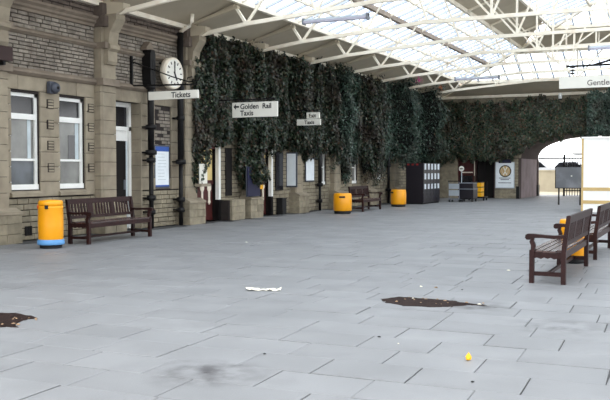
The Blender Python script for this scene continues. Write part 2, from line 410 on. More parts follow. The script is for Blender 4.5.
# ---- windows
def sash(name, y0, y1, z0, z1, rails, xf, mats):
    w = struct(name)
    fr = MB(); t = .075
    fr.box(xf - .08, xf, y0, y0 + t, z0, z1).box(xf - .08, xf, y1 - t, y1, z0, z1).box(xf - .08, xf, y0, y1, z1 - t, z1).box(xf - .08, xf + .03, y0, y1, z0, z0 + .11)
    f = fr.build('window_frame', 'white', w)
    cuts = [z0 + .1] + rails + [z1 - .07]
    for r, rt in zip(rails, (.05, .12)): part('rail', 'white', f, (xf - .07, xf + .01, y0 + t, y1 - t, r - rt / 2, r + rt / 2))
    for (a, b), m in zip(zip(cuts, cuts[1:]), mats): part('pane', m, f, (xf - .05, xf - .04, y0 + t, y1 - t, a, b))
    return w
w1 = sash('window_1', 12.96, 13.8, 1.08, 3.14, [1.72, 2.64], WX - .1, ['pane_low', 'pane_mid', 'pane_dark'])
part('curtain', 'cloth', w1, (WX - .137, WX - .133, 13.54, 13.64, 1.75, 2.58))
w2 = sash('window_2', 14.41, 15.26, 1.08, 3.14, [1.72, 2.64], WX - .1, ['pane_mid', 'pane_mid', 'pane_dark'])
part('curtain', 'cloth', w2, (WX - .137, WX - .133, 15.04, 15.16, 1.75, 2.58)); part('shade', 'pane_dark', w2, (WX - .137, WX - .131, 14.81, 15.04, 1.76, 2.3))
sash('window_3', 28.3, 28.98, .95, 2.2, [1.6], WX - .1, ['pane_mid', 'pane_dark'])
sash('window_4', 31.5, 32.16, .95, 2.2, [1.6], WX - .1, ['pane_mid', 'pane_low'])
sash('window_5', 34.4, 35.1, 1.05, 2.2, [1.6], WX - .1, ['pane_mid', 'pane_dark'])
# ---- doors
d1 = struct('door_1')
part('door_frame', 'white', d1, (-13.42, -13.32, 16.3, 16.38, 0, 3.21), (-13.42, -13.3, 17.26, 17.36, 0, 3.21), (-13.42, -13.32, 16.3, 17.36, 3.1, 3.21), (-13.42, -13.3, 16.3, 17.36, 2.5, 2.6), (-13.40, -13.35, 16.38, 17.26, 2.24, 2.5))
part('fanlight_pane', 'pane_dark', d1, (-13.38, -13.37, 16.38, 17.26, 2.6, 3.1))
dl = part('leaf_or_dark_opening', 'dark', d1, (-13.40, -13.36, 16.38, 17.2, .02, 2.24)); part('lock_plate', 'grey', dl, (-13.36, -13.33, 17.1, 17.15, 1.0, 1.25))  # near-black sheet paints the unlit interior of the open doorway
part('side_pane', 'cloth', d1, (-13.39, -13.36, 17.2, 17.26, 0.02, 2.24))
part('reveal_stone', 'ashlar', d1, *[(-13.3, -12.99, 17.355, 17.40, z, z + .318) for z in [0.325 * i for i in range(10)]])
for nm, (a, b) in (('door_2', (19.95, 21.22)), ('door_3', (23.3, 24.55))):
    d = struct(nm)
    part('post', 'white', d, (-13.1, -12.98, b - .11, b, .62, 2.75)); part('post_base', 'iron', d, (-13.1, -12.975, b - .115, b + .005, 0, .62))
    part('lintel', 'red', d, (-13.25, -13.1, a, b - .13, 2.12, 2.2)); part('fascia', 'parapet', d, (-13.3, -13.05, a, b - .13, 2.2, 2.75))
    part('upper_panel', 'room', d, (-13.24, -13.2, a, b - .13, 1.12, 2.15))
    lf = part('leaf_or_dark_opening', 'red', d, (-13.26, -13.2, a, b - .13, .02, 1.12))
    part('top_rail', 'red', d, (-13.26, -13.16, a, b - .13, 1.08, 1.2))
    n = 3; w = (b - .13 - a) / n
    for i in range(n):
        yc = a + w * (i + .5)
        MB().prism([(yc - .1, .93), (yc - .1, 1.04), (yc + .1, 1.04), (yc + .1, .93), (yc + .045, .86), (yc + .045, .62), (yc + .07, .55), (yc + .02, .48), (yc - .02, .48), (yc - .07, .55), (yc - .045, .62), (yc - .045, .86)], 'x', -13.2, -13.18).build('white_panel', 'ivory', lf)
tag(MB().box(-13.02, -12.97, 21.5, 21.86, .72, 2.15).build('dark_slot', 'dark'), kind='structure')      # near-black sheet painting the darkness of a narrow slot

# ================================================================== ROOF
PZ = .35; PH = .41; EZ = 5.44; YF = 44.0
XS = [-13.0, -11.24, -7.79, -6.15, -2.5]
def zl(x): return EZ + PZ * (13 + x) if x <= -2.5 else EZ + PZ * (13 - 5 - x)
def zh(y): return EZ + PH * (YF - y)
def xh(y): return -13 + (YF - y) * PH / PZ
def roofz(x, y): return min(zl(x), zh(y))
ceil = struct('ceiling', (0, 0, 0))
Y0 = 4.0
def strip(x0, x1, step, m, name, parent, y1=None, th=0.0, dz=0.0, ystart=Y0, right=False):
    y = ystart
    while True:
        ya, yb = y, y + step
        lim = YF - (13 + x0) * PZ / PH
        if ya >= lim - .05: break
        yb = min(yb, lim)
        xa, xb = min(x1, xh(ya)), min(x1, xh(yb))
        g = .0
        q = [(x0, ya), (x0, yb), (xb, yb), (xa, ya)]
        if right: q = [(-5 - a, b) for a, b in q]
        if xa > x0 + .02:
            if xb - x0 < .02: q = [q[0], q[1], q[3]]
            n = len(q); z = lambda p: (zl(p[0]) + dz)
            if th:
                vs = [(p[0], p[1], z(p)) for p in q] + [(p[0], p[1], z(p) + th) for p in q]
                fs = [tuple(range(n))[::-1], tuple(range(n, 2 * n))] + [(i, (i + 1) % n, n + (i + 1) % n, n + i) for i in range(n)]
            else: vs = [(p[0], p[1], z(p)) for p in q]; fs = [tuple(range(n))]
            MB().add(vs, fs).build(name, m, parent)
        y += step
lin_l = struct('trim_1')       # boarded lining and solid bands
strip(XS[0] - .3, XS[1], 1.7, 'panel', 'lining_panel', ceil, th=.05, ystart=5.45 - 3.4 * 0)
strip(XS[1], -9.5, .62, 'glass', 'glass_pane', ceil, dz=.03); strip(-9.5, XS[2], .62, 'glass', 'glass_pane', ceil, dz=.03)
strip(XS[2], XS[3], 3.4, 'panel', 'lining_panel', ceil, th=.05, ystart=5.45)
strip(XS[3], XS[4], .62, 'glass', 'glass_pane', ceil, dz=.03)
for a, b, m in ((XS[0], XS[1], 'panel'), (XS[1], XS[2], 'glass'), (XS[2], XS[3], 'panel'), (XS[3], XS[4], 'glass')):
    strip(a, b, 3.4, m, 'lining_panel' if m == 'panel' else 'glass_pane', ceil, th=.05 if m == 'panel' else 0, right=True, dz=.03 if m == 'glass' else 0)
# far hip
def hip(ya, yb, x0, x1, step, m, name, th=0):
    x = x0
    while x < x1 - .01:
        xa, xb = x, min(x + step, x1)
        q = [(max(xa, xh(ya)), ya), (max(xb, xh(ya)), ya), (max(xb, xh(yb)), yb), (max(xa, xh(yb)), yb)]
        x += step
        q = [p for i, p in enumerate(q) if i == 0 or (abs(p[0] - q[i - 1][0]) + abs(p[1] - q[i - 1][1]) > .02)]
        if len(q) < 3 or q[1][0] - q[0][0] < .02: continue
        n = len(q)
        if th:
            vs = [(p[0], p[1], zh(p[1])) for p in q] + [(p[0], p[1], zh(p[1]) + th) for p in q]
            fs = [tuple(range(n))[::-1], tuple(range(n, 2 * n))] + [(i, (i + 1) % n, n + (i + 1) % n, n + i) for i in range(n)]
        else: vs = [(p[0], p[1], zh(p[1]) + .03) for p in q]; fs = [tuple(range(n))]
        MB().add(vs, fs).build(name, m, ceil)
YB = [YF + .2, 42.5, 39.96, 38.15]
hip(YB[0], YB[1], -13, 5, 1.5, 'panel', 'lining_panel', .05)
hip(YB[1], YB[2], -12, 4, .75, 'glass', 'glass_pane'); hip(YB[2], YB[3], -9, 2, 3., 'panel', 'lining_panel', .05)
hip(YB[3], 34.9, -6.3, 1, .75, 'glass', 'glass_pane')
# glazing bars, purlins
y = Y0
gb = []
while y < 42.4:
    for a, b in ((XS[1], XS[2]), (XS[3], XS[4])):
        e = min(b, xh(y))
        if e - a > .1 and (y > 13 or True): MB().bar((a, y, zl(a) - .005), (e, y, zl(e) - .005), .055, .07).build('glazing_bar', 'bar', ceil)
    y += .62
x = -12.0
while x < 1:
    for a, b in ((YB[1], YB[2]), (YB[3], 34.9)):
        ya = a if xh(a) < x else YF - (13 + x) * PZ / PH
        if ya - b > .1: MB().bar((x, ya, zh(ya)), (x, b, zh(b)), .06, .08).build('glazing_bar', 'bar', ceil)
    x += .75
for xp, m, w, h in ((XS[1], 'cream', .12, .14), (-9.5, 'purlin', .14, .16), (-8.6, 'cream', .06, .08), (-10.4, 'cream', .06, .08), (XS[2], 'cream', .1, .14), (XS[3], 'cream', .1, .14), (-4.4, 'cream', .08, .1), (-2.5, 'cream', .12, .16)):
    ye = YF - (13 + xp) * PZ / PH
    MB().bar((xp, Y0, zl(xp) - .06), (xp, ye, zl(xp) - .06), w, h).build('purlin', m, ceil)
for yp in (YB[1], YB[2], YB[3]):
    MB().bar((xh(yp), yp, zh(yp) - .06), (3, yp, zh(yp) - .06), .1, .14).build('purlin', 'cream', ceil)
MB().bar((xh(43.9), 43.9, zh(43.9) - .04), (-2.5, YF - 10.5 * PZ / PH, zl(-2.5) - .04), .12, .16).build('hip_rafter', 'cream', ceil)
MB().box(-13.02, -12.84, Y0, 43.8, 5.36, 5.48).build('eaves_gutter', 'cream', ceil)
MB().box(-13, 3, 43.72, 43.86, 5.3, 5.44).build('eaves_gutter', 'cream', ceil)
bpy.data.objects.remove(lin_l)

# ---- lattice trusses
ORD = ['nearest', 'second', 'third', 'fourth', 'fifth', 'sixth', 'seventh', 'eighth']
def truss(i, Y):
    t = thing('roof_truss', f'cream lattice steel roof truss crossing the hall, {ORD[i]} from the camera', 'truss', (-12.6, Y, 5.2), group='roof trusses over the concourse')
    def loc(p): return (p[0] + 12.6, 0, p[1] - 5.2)
    bot = [(-12.6, 5.19), (-11.05, 5.39), (-7.2, 5.68), (2.2, 5.68), (6.05, 5.39)]
    def bz(x): return float(np.interp(x, [p[0] for p in bot], [p[1] for p in bot]))
    for a, b in zip(bot, bot[1:]): MB().bar(loc(a), loc(b), .08, .105).build('bottom_chord', 'cream', t)
    rz = lambda x: roofz(x, Y) - .07
    tops = [-12.6, -11.24, -9.5, -7.79, -6.15, -4.4, -2.5, -.6, 2.8, 6.2]
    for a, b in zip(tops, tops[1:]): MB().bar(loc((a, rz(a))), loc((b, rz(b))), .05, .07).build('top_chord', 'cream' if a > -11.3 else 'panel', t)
    if Y > 16: pass
    webs = [((-11.05, .07), (-11.42, 1)), ((-11.05, .06), (-10.3, 1)), ((-9.0, .045), (-9.5, 1)), ((-9.0, .04), (-7.9, 1)), ((-7.1, .05), (-7.7, 1)),
            ((-5.3, .06), (-5.3, 1)), ((-5.3, .055), (-6.9, 1)), ((-5.3, .055), (-4.1, 1)), ((-2.5, .06), (-2.5, 1)), ((-2.5, .055), (-3.7, 1)), ((-2.5, .055), (-1.3, 1)), ((.3, .06), (.3, 1))]
    for (a, w), (b, _) in webs:
        MB().bar(loc((a, bz(a))), loc((b, rz(b))), w, w).build('web_member', 'cream', t)
    for xg in (-11.05, -7.2): part('gusset', 'cream', t, (xg + 12.6 - .07, xg + 12.6 + .07, -.047, .047, bz(xg) - 5.2 - .03, bz(xg) - 5.2 + .08))
    # bracket standing on the pilaster capital
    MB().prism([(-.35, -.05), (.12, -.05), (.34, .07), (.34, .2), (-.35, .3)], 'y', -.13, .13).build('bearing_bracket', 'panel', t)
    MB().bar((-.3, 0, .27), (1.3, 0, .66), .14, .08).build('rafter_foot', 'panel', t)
for i in range(8): truss(i, P_Y[i + 1])
lg = thing('lattice_girder', 'shallow cream lattice girder under the solid band at the far end of the roof', 'girder', (-6.2, 38.1, 6.95))
for z in (0, .62): MB().bar((0, 0, z), (7.4, 0, z), .1, .1).build('chord', 'cream', lg)
for i in range(9):
    MB().bar((i * .9 + .1, 0, 0), (i * .9 + .1, 0, .62), .06).build('web_member', 'cream', lg)
    if i < 8: MB().bar((i * .9 + .1, 0, 0), (i * .9 + 1., 0, .62), .06).build('web_member', 'cream', lg)

# ---- fluorescent lamps under trusses
def tube_lamp(x0, x1, y, z, lab):
    t = thing('strip_lamp', lab, 'lamp', (x0, y, z), group='fluorescent strip lamps under the trusses')
    L = x1 - x0
    MB().prism([(-.07, .04), (.07, .04), (.05, .09), (-.05, .09)], 'x', 0, L).build('housing', 'lgrey', t)
    MB().prism([(-.085, .04), (-.06, -.015), (.06, -.015), (.085, .04)], 'x', .03, L - .03).build('diffuser', 'tubeglass', t)
    for e in (0, L - .04): part('end_cap', 'grey', t, (e, e + .04, -.09, .09, -.045, .115))
    for e in (.3, L - .3): MB().tube([(e, 0, .08), (e, 0, float(np.interp(x0 + e, [-11.05, -7.2], [5.39, 5.68])) - z)], .012, 6).build('hanger', 'cream', t)
tube_lamp(-9.37, -7.57, 19.4, 5.28, 'long grey strip lamp hanging beside the truss above the left bench row')
tube_lamp(-9.13, -7.33, 33.0, 5.13, 'long strip lamp hanging in front of the far dark ivy corner')
tube_lamp(-3.18, -1.38, 26.2, 5.1, 'strip lamp cut by the right picture edge above the gents sign')

# ================================================================== FAR WALL AND ARCH
fw = MB()
FX = [(-13.5, -11.95), (-11.1, -11.02), (-9.95, -8.7)]
AXL, AXR, AZS, ARISE = -8.7, -1.9, 2.1, 1.32
def archz(x):
    t = (x - (AXL + AXR) / 2) / ((AXR - AXL) / 2); t = max(-1, min(1, t)); return AZS + ARISE * math.sqrt(max(0, 1 - t * t)) ** .85
NA = 24; axs = [(AXL + AXR) / 2 - (AXR - AXL) / 2 * math.cos(math.pi * i / NA) for i in range(NA + 1)]
for a, b in ((-13.5, -11.95), (-11.02, -10.98), (-9.95, AXL), (AXR, 8)): fw.box(a, b, 43.85, 44.4, 0, 5.35)
fw.box(-11.95, -11.02, 43.85, 44.4, 2.05, 5.35).box(-10.98, -9.95, 43.85, 44.4, 2.05, 5.35)
for a, b in zip(axs, axs[1:]):
    fw.add([(a, 43.85, archz(a)), (b, 43.85, archz(b)), (b, 43.85, 5.35), (a, 43.85, 5.35), (a, 44.4, archz(a)), (b, 44.4, archz(b)), (b, 44.4, 5.35), (a, 44.4, 5.35)],
           [(0, 1, 2, 3), (7, 6, 5, 4), (0, 4, 5, 1), (2, 6, 7, 3)])
wf = tag(fw.build('wall_far', 'plinth'), kind='structure')
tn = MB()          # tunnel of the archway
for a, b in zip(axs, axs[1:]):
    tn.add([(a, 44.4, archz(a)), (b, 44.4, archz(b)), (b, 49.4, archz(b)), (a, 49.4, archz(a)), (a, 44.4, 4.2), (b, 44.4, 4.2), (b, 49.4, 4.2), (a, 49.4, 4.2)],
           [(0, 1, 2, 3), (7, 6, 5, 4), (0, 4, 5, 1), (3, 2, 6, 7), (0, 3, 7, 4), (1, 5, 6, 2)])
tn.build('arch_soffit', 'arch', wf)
part('archway_wall', 'reveal', wf, (AXL - .5, AXL, 44.4, 49.4, 0, 4.2)); part('archway_wall', 'reveal', wf, (AXR, AXR + .5, 44.4, 49.4, 0, 4.2))
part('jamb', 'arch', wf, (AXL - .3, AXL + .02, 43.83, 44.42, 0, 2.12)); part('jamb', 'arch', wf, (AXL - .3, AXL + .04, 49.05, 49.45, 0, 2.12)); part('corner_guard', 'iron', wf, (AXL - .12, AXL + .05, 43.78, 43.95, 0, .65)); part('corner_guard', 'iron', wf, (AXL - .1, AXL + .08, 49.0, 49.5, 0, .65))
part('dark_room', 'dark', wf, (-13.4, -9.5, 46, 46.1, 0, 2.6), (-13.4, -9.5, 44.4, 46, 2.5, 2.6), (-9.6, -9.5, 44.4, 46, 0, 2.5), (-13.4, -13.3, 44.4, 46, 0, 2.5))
nst = 0
for z in [i * .15 for i in range(14)]:
    x = -9.94
    for k in range(3):
        part('stone', 'plinth', wf, (x + .004, x + .4, 43.80 + random.uniform(-.01, .01), 43.9, z + .004, z + .144)); x += .41
d5 = struct('door_5'); part('door_frame', 'brown', d5, (-11.0, -10.93, 43.84, 44.0, 0, 2.05), (-10.0, -9.95, 43.84, 44.0, 0, 2.05), (-11.0, -9.95, 43.84, 44.0, 1.98, 2.05)); part('leaf_or_dark_opening', 'dark', d5, (-10.93, -10.5, 44.1, 44.15, 0.02, 1.98)); part('leaf_or_dark_opening', 'dark', d5, (-10.48, -10.0, 44.1, 44.15, 0.02, 1.98))
d6 = struct('door_6'); part('leaf_or_dark_opening', 'red', d6, (-11.95, -11.02, 43.95, 44.05, 0.02, 2.05)); part('door_frame', 'ivory', d6, (-11.05, -11.02, 43.82, 43.96, 1.2, 2.05)); part('door_pane', 'pane_dark', d6, (-11.85, -11.15, 43.93, 43.96, .3, 1.2))

# outside the arch
ow = tag(part('boundary_wall', 'outwall', None, (-16, 2, 60, 60.4, -.045, 1.42), (-16, 2, 59.95, 60.45, 1.42, 1.5)), 'pale roughcast wall in the daylight beyond the archway', 'wall')
tag(MB().box(-14, 3, 50, 60, -.045, -.02).build('forecourt', 'outwall'), kind='structure')
ub = thing('white_building', 'flat white building end beyond the arch beside the white kiosk', 'building', (-6.4, 57, -.045))
part('wall', 'kiosk', ub, (-1.45, 2.5, 0, 2, 2.62, 6)); part('fascia', 'grey', ub, (-1.46, 2.5, -.03, 2, 2.56, 2.64))
part('pillar', 'kiosk', ub, (.3, .7, .3, .7, 0, 2.6)); part('pillar', 'kiosk', ub, (2, 2.4, .3, .7, 0, 2.6))
def car(x, y, m, lab):
    c = thing('car', lab, 'car', (x, y, .72), 0, 'cars parked beyond the wall')
    tag(part('deck', 'asphalt', c, (-2.3, 2.3, -.95, .95, -.765, .0)))
    MB().prism([(-2.05, .3), (-2.05, .75), (-1.95, .85), (-1.05, .92), (-.6, 1.42), (.7, 1.45), (1.25, .98), (1.95, .9), (2.1, .75), (2.1, .3)], 'y', -.8, .8).build('body', m, c)
    for a in (-1.3, 1.3):
        for s in (-.82, .62): MB().lathe([(.3, 0), (.3, .2)], (a, s, .3), 16, 'y').build('wheel', 'black', c)
    for s in (-.81, .8):
        for pl in ([(-.98, .95), (-.58, 1.36), (-.02, 1.38), (-.02, .95)], [(.04, .95), (.04, 1.38), (.66, 1.39), (1.12, .98)]): MB().prism(pl, 'y', s, s + .01).build('side_window', 'pane_dark', c)
car(-12.0, 66, 'car_a', 'grey car top at the far left over the pale wall beyond the arch')
car(-9.7, 68.5, 'car_a', 'car roof beyond the arch, between the leftmost car and the railings')
car(-7.2, 65.5, 'car_a', 'grey car behind the iron railings beyond the arch')
g = thing('iron_gate', 'black iron railing gate with a long top bar in the archway', 'gate', (-7.26, 49.6, 0))
part('top_bar', 'iron', g, (-1.45, 5.3, -.03, .03, 2.14, 2.22)); part('post', 'iron', g, (-.05, .05, -.05, .05, -.02, 2.4))
for z in (.3, 1.75): part('rail', 'iron', g, (.05, 3.2, -.02, .02, z, z + .05))
for i in range(21): MB().tube([(.15 + i * .15, 0, .02), (.15 + i * .15, 0, 2.14)], .022, 5).build('bar', 'iron', g)

# ================================================================== IVY
def ivy(name, label, axis, u0, u1, bpts, tpts, thick, n, m='leaf', base=None, flowers=None, group='ivy hanging on the walls', seed=0):
    """leafy mass hung on the left wall (axis 'y') or the far wall (axis 'x'); bpts/tpts = lower and upper edge, thick(u,z) = depth"""
    r = np.random.default_rng(100 + seed)
    um = (u0 + u1) / 2
    o = thing(name, label, 'ivy', (WX, um, 2.0) if axis == 'y' else (um, 43.8, 2.2), group=group)
    ncol = max(3, int((u1 - u0) / .14)); coff = r.normal(0, .2, ncol + 2); coff += .15 * np.sin(np.arange(ncol + 2) * 1.7 + seed); coff *= (1. if axis == 'y' else .45)
    bx, bz_ = zip(*bpts); tx, tz_ = zip(*tpts)
    k = int(n * 2.7)
    u = r.uniform(u0 - .06, u1 + .06, k); q = r.uniform(0, 1, k)
    zb = np.interp(u, bx, bz_) + np.interp((u - u0) / (u1 - u0) * ncol, np.arange(ncol + 2), coff)
    zt = np.interp(u, tx, tz_) + .1 * np.sin(u * 9 + seed) + r.normal(0, .06, k)
    z = zb + (zt - zb) * q
    th = np.array([thick(a, b) for a, b in zip(u, z)])
    # lumpy surface, thinner at the hanging tips
    lump = .5 + .3 * np.sin(u * 6.3 + seed + .9 * np.sin(z * 1.3)) + .2 * np.sin(z * 3.9 + seed * 2 + 2 * np.sin(u * 3.3))
    th = th * (.5 + .75 * lump) * np.clip((z - zb) / .5 + .45, 0, 1)
    d = .04 + th * (r.uniform(0, 1, k) ** .35)
    keep = r.uniform(0, 1, k) < .6; u, z, d = u[keep], z[keep], d[keep]; k = len(u)
    P = np.stack([WX + d, u, z], 1) if axis == 'y' else np.stack([u, 43.84 - d, z], 1)
    out = np.array([1., 0, .45]) if axis == 'y' else np.array([.1, -1., .45])
    nrm = out + r.normal(0, .55, (k, 3)); nrm /= np.linalg.norm(nrm, axis=1)[:, None]
    tip = np.array([0, 0, -1.]) + r.normal(0, .5, (k, 3)); tip -= (tip * nrm).sum(1)[:, None] * nrm; tip /= np.linalg.norm(tip, axis=1)[:, None]
    sd_ = np.cross(nrm, tip); s = r.uniform(.045, .09, k)[:, None]
    V = np.stack([P - tip * s * .5, P + sd_ * s * .55 - nrm * s * .15 - tip * s * .1, P + tip * s * .9 - nrm * s * .1, P - sd_ * s * .55 - nrm * s * .15 - tip * s * .1], 1).reshape(-1, 3)
    F = (np.arange(k)[:, None] * 4 + np.array([[0, 1, 2, 0, 2, 3]])).reshape(-1)
    me = bpy.data.meshes.new('leaves'); me.vertices.add(4 * k); me.vertices.foreach_set('co', (V - np.array(o.location)).astype(np.float32).ravel())
    me.loops.add(6 * k); me.loops.foreach_set('vertex_index', F.astype(np.int32)); me.polygons.add(2 * k)
    me.polygons.foreach_set('loop_start', (np.arange(2 * k) * 3).astype(np.int32)); me.update(calc_edges=True); me.materials.append(M[m])
    tag(link('leaves', me, o), kind='stuff')
    # tangle of stems behind the leaves
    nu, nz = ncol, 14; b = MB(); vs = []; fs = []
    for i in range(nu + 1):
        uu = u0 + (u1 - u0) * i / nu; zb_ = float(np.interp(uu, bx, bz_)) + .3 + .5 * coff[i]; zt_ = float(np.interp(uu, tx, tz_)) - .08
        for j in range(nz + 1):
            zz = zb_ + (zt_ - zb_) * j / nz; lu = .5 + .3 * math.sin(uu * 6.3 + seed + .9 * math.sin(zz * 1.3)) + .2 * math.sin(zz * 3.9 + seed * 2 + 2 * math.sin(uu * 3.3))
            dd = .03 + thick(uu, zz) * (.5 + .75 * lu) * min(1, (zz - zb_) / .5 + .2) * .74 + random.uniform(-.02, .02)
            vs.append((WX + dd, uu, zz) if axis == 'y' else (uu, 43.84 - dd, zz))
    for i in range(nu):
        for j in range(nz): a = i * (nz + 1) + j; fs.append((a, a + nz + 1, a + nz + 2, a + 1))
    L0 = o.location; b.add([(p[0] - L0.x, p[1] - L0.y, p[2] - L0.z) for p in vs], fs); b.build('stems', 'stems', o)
    if flowers:
        (fy, fz, fd, fm) = flowers; fb = MB()
        for i in range(26):
            c = (fd + random.gauss(0, .05), fy - L0.y + random.gauss(0, .16), fz - L0.z + random.gauss(0, .07)); q_ = .035
            fb.add([(c[0], c[1] - q_, c[2]), (c[0] + q_, c[1], c[2] + q_), (c[0], c[1] + q_, c[2]), (c[0] + q_, c[1], c[2] - q_)], [(0, 1, 2), (0, 2, 3), (0, 3, 1), (1, 3, 2)])
        tag(fb.build('flowers', fm, o), kind='stuff', label='pink blossom' if fm == 'pink' else 'orange blossom')
    return o
def bulge(c, w, base, amp): return lambda u, z: base + amp * math.exp(-((u - c) / w) ** 2)
T = lambda a, b, z=5.38: [(a, z), ((a + b) / 2, z - .1), (b, z)]
ivy('ivy', 'dark ivy beside the clock pier, hanging over the first red doorway', 'y', 19.42, 21.9, [(19.4, 1.15), (19.85, 1.35), (20.15, 2.3), (21.9, 2.5)], T(19.4, 21.9), bulge(19.8, .5, .28, .25), 8000, seed=1)
ivy('ivy', 'long ivy curtain hanging low behind the arrow sign on the double pedestal', 'y', 21.9, 23.2, [(21.9, 1.2), (22.2, 1.0), (22.8, .95), (23.2, 1.05)], T(21.9, 23.2), bulge(22.55, .45, .3, .45), 8000, seed=2)
ivy('ivy', 'brownish ivy above the second red doorway, right of the arrow sign', 'y', 23.2, 25.3, [(23.2, 1.7), (23.4, 2.2), (24.2, 2.4), (25.3, 2.3)], T(23.2, 25.3, 5.34), bulge(24.0, .5, .33, .12), 8500, seed=3)
ivy('ivy', 'ivy around the small half-hidden taxi sign', 'y', 25.3, 27.3, [(25.3, 2.2), (26, 2.1), (26.6, 1.95), (27.3, 2.0)], T(25.3, 27.3, 5.3), bulge(25.9, .5, .35, .45), 8500, seed=4)
ivy('ivy', 'dark ivy over the small white window left of the squat yellow bin', 'y', 27.3, 29.1, [(27.3, 2.0), (28.6, 2.05), (29.1, 2.0)], T(27.3, 29.1, 5.4), bulge(29, .6, .4, .3), 6500, seed=5)
ivy('ivy', 'bluish ivy column trailing down to the back of the far bench', 'y', 29.1, 31.2, [(29.1, 2.0), (29.6, 1.9), (30.0, 1.0), (30.4, 1.15), (30.8, 1.9), (31.2, 1.95)], T(29.1, 31.2, 5.4), bulge(29.5, .45, .38, .55), 7500, 'leaf2', seed=6)
ivy('ivy', 'ivy with one strand trailing onto the right half of the far bench', 'y', 31.2, 34.2, [(31.2, 1.95), (32.1, 1.9), (32.4, 1.05), (33.0, 1.1), (33.3, 1.9), (34.2, 1.9)], T(31.2, 34.2, 5.4), bulge(32.7, .5, .42, .5), 9500, seed=7)
ivy('ivy', 'bulging ivy column with pink flowers above the second squat yellow bin', 'y', 34.2, 37.0, [(34.2, 1.9), (36, 1.85), (37, 2.0)], [(34.2, 5.4), (35.8, 5.4), (36.3, 5.6), (36.8, 5.4), (37, 5.4)], bulge(36.3, .5, .28, 1.15), 10000, 'leaf2', flowers=(36.3, 5.55, 1.3, 'pink'), seed=8)
ivy('ivy', 'bulging ivy column with orange flowers above the lockers', 'y', 37.0, 40.4, [(37, 2.0), (37.5, 1.9), (39.5, 1.75), (40.4, 1.8)], [(37, 5.3), (39.2, 5.3), (39.7, 5.55), (40.2, 5.3), (40.4, 5.2)], bulge(39.7, .5, .28, 1.15), 10000, 'leaf2', flowers=(39.7, 5.55, 1.3, 'orangefl'), seed=9)
ivy('ivy', 'very dark ivy filling the far corner above the trolleys', 'y', 40.4, 43.7, [(40.4, 1.85), (43.7, 1.9)], T(40.4, 43.7, 5.0), bulge(42, 1, .45, .2), 7500, seed=10)
ivy('ivy', 'dark ivy above the black doorway and the emblem poster', 'x', -12.7, -9.0, [(-12.7, 1.95), (-11, 2.0), (-9.9, 2.05), (-9, 2.1)], [(-12.7, 5.1), (-9, 5.0)], lambda u, z: .5, 9500, 'leaf3', seed=11)
ivy('ivy', 'ivy draped over the left shoulder of the archway', 'x', -9.0, -7.0, [(-9, 2.1), (-8.6, 2.35), (-8, 2.8), (-7, 3.1)], [(-9, 5.0), (-7.6, 5.25), (-7, 5.0)], lambda u, z: .45, 5500, 'leaf3', seed=12)
ivy('ivy', 'ivy with reddish leaves above the crown of the archway', 'x', -7.0, -5.2, [(-7, 3.1), (-5.2, 3.2)], [(-7, 4.95), (-5.2, 5.05)], lambda u, z: .45, 4500, 'leaf3', seed=13)
ivy('ivy', 'pale bluish ivy above the white kiosk below the gents sign', 'x', -5.2, -1.6, [(-5.2, 3.1), (-1.6, 3.1)], [(-5.2, 5.35), (-1.6, 5.35)], lambda u, z: .95, 7500, 'leaf2', seed=14)

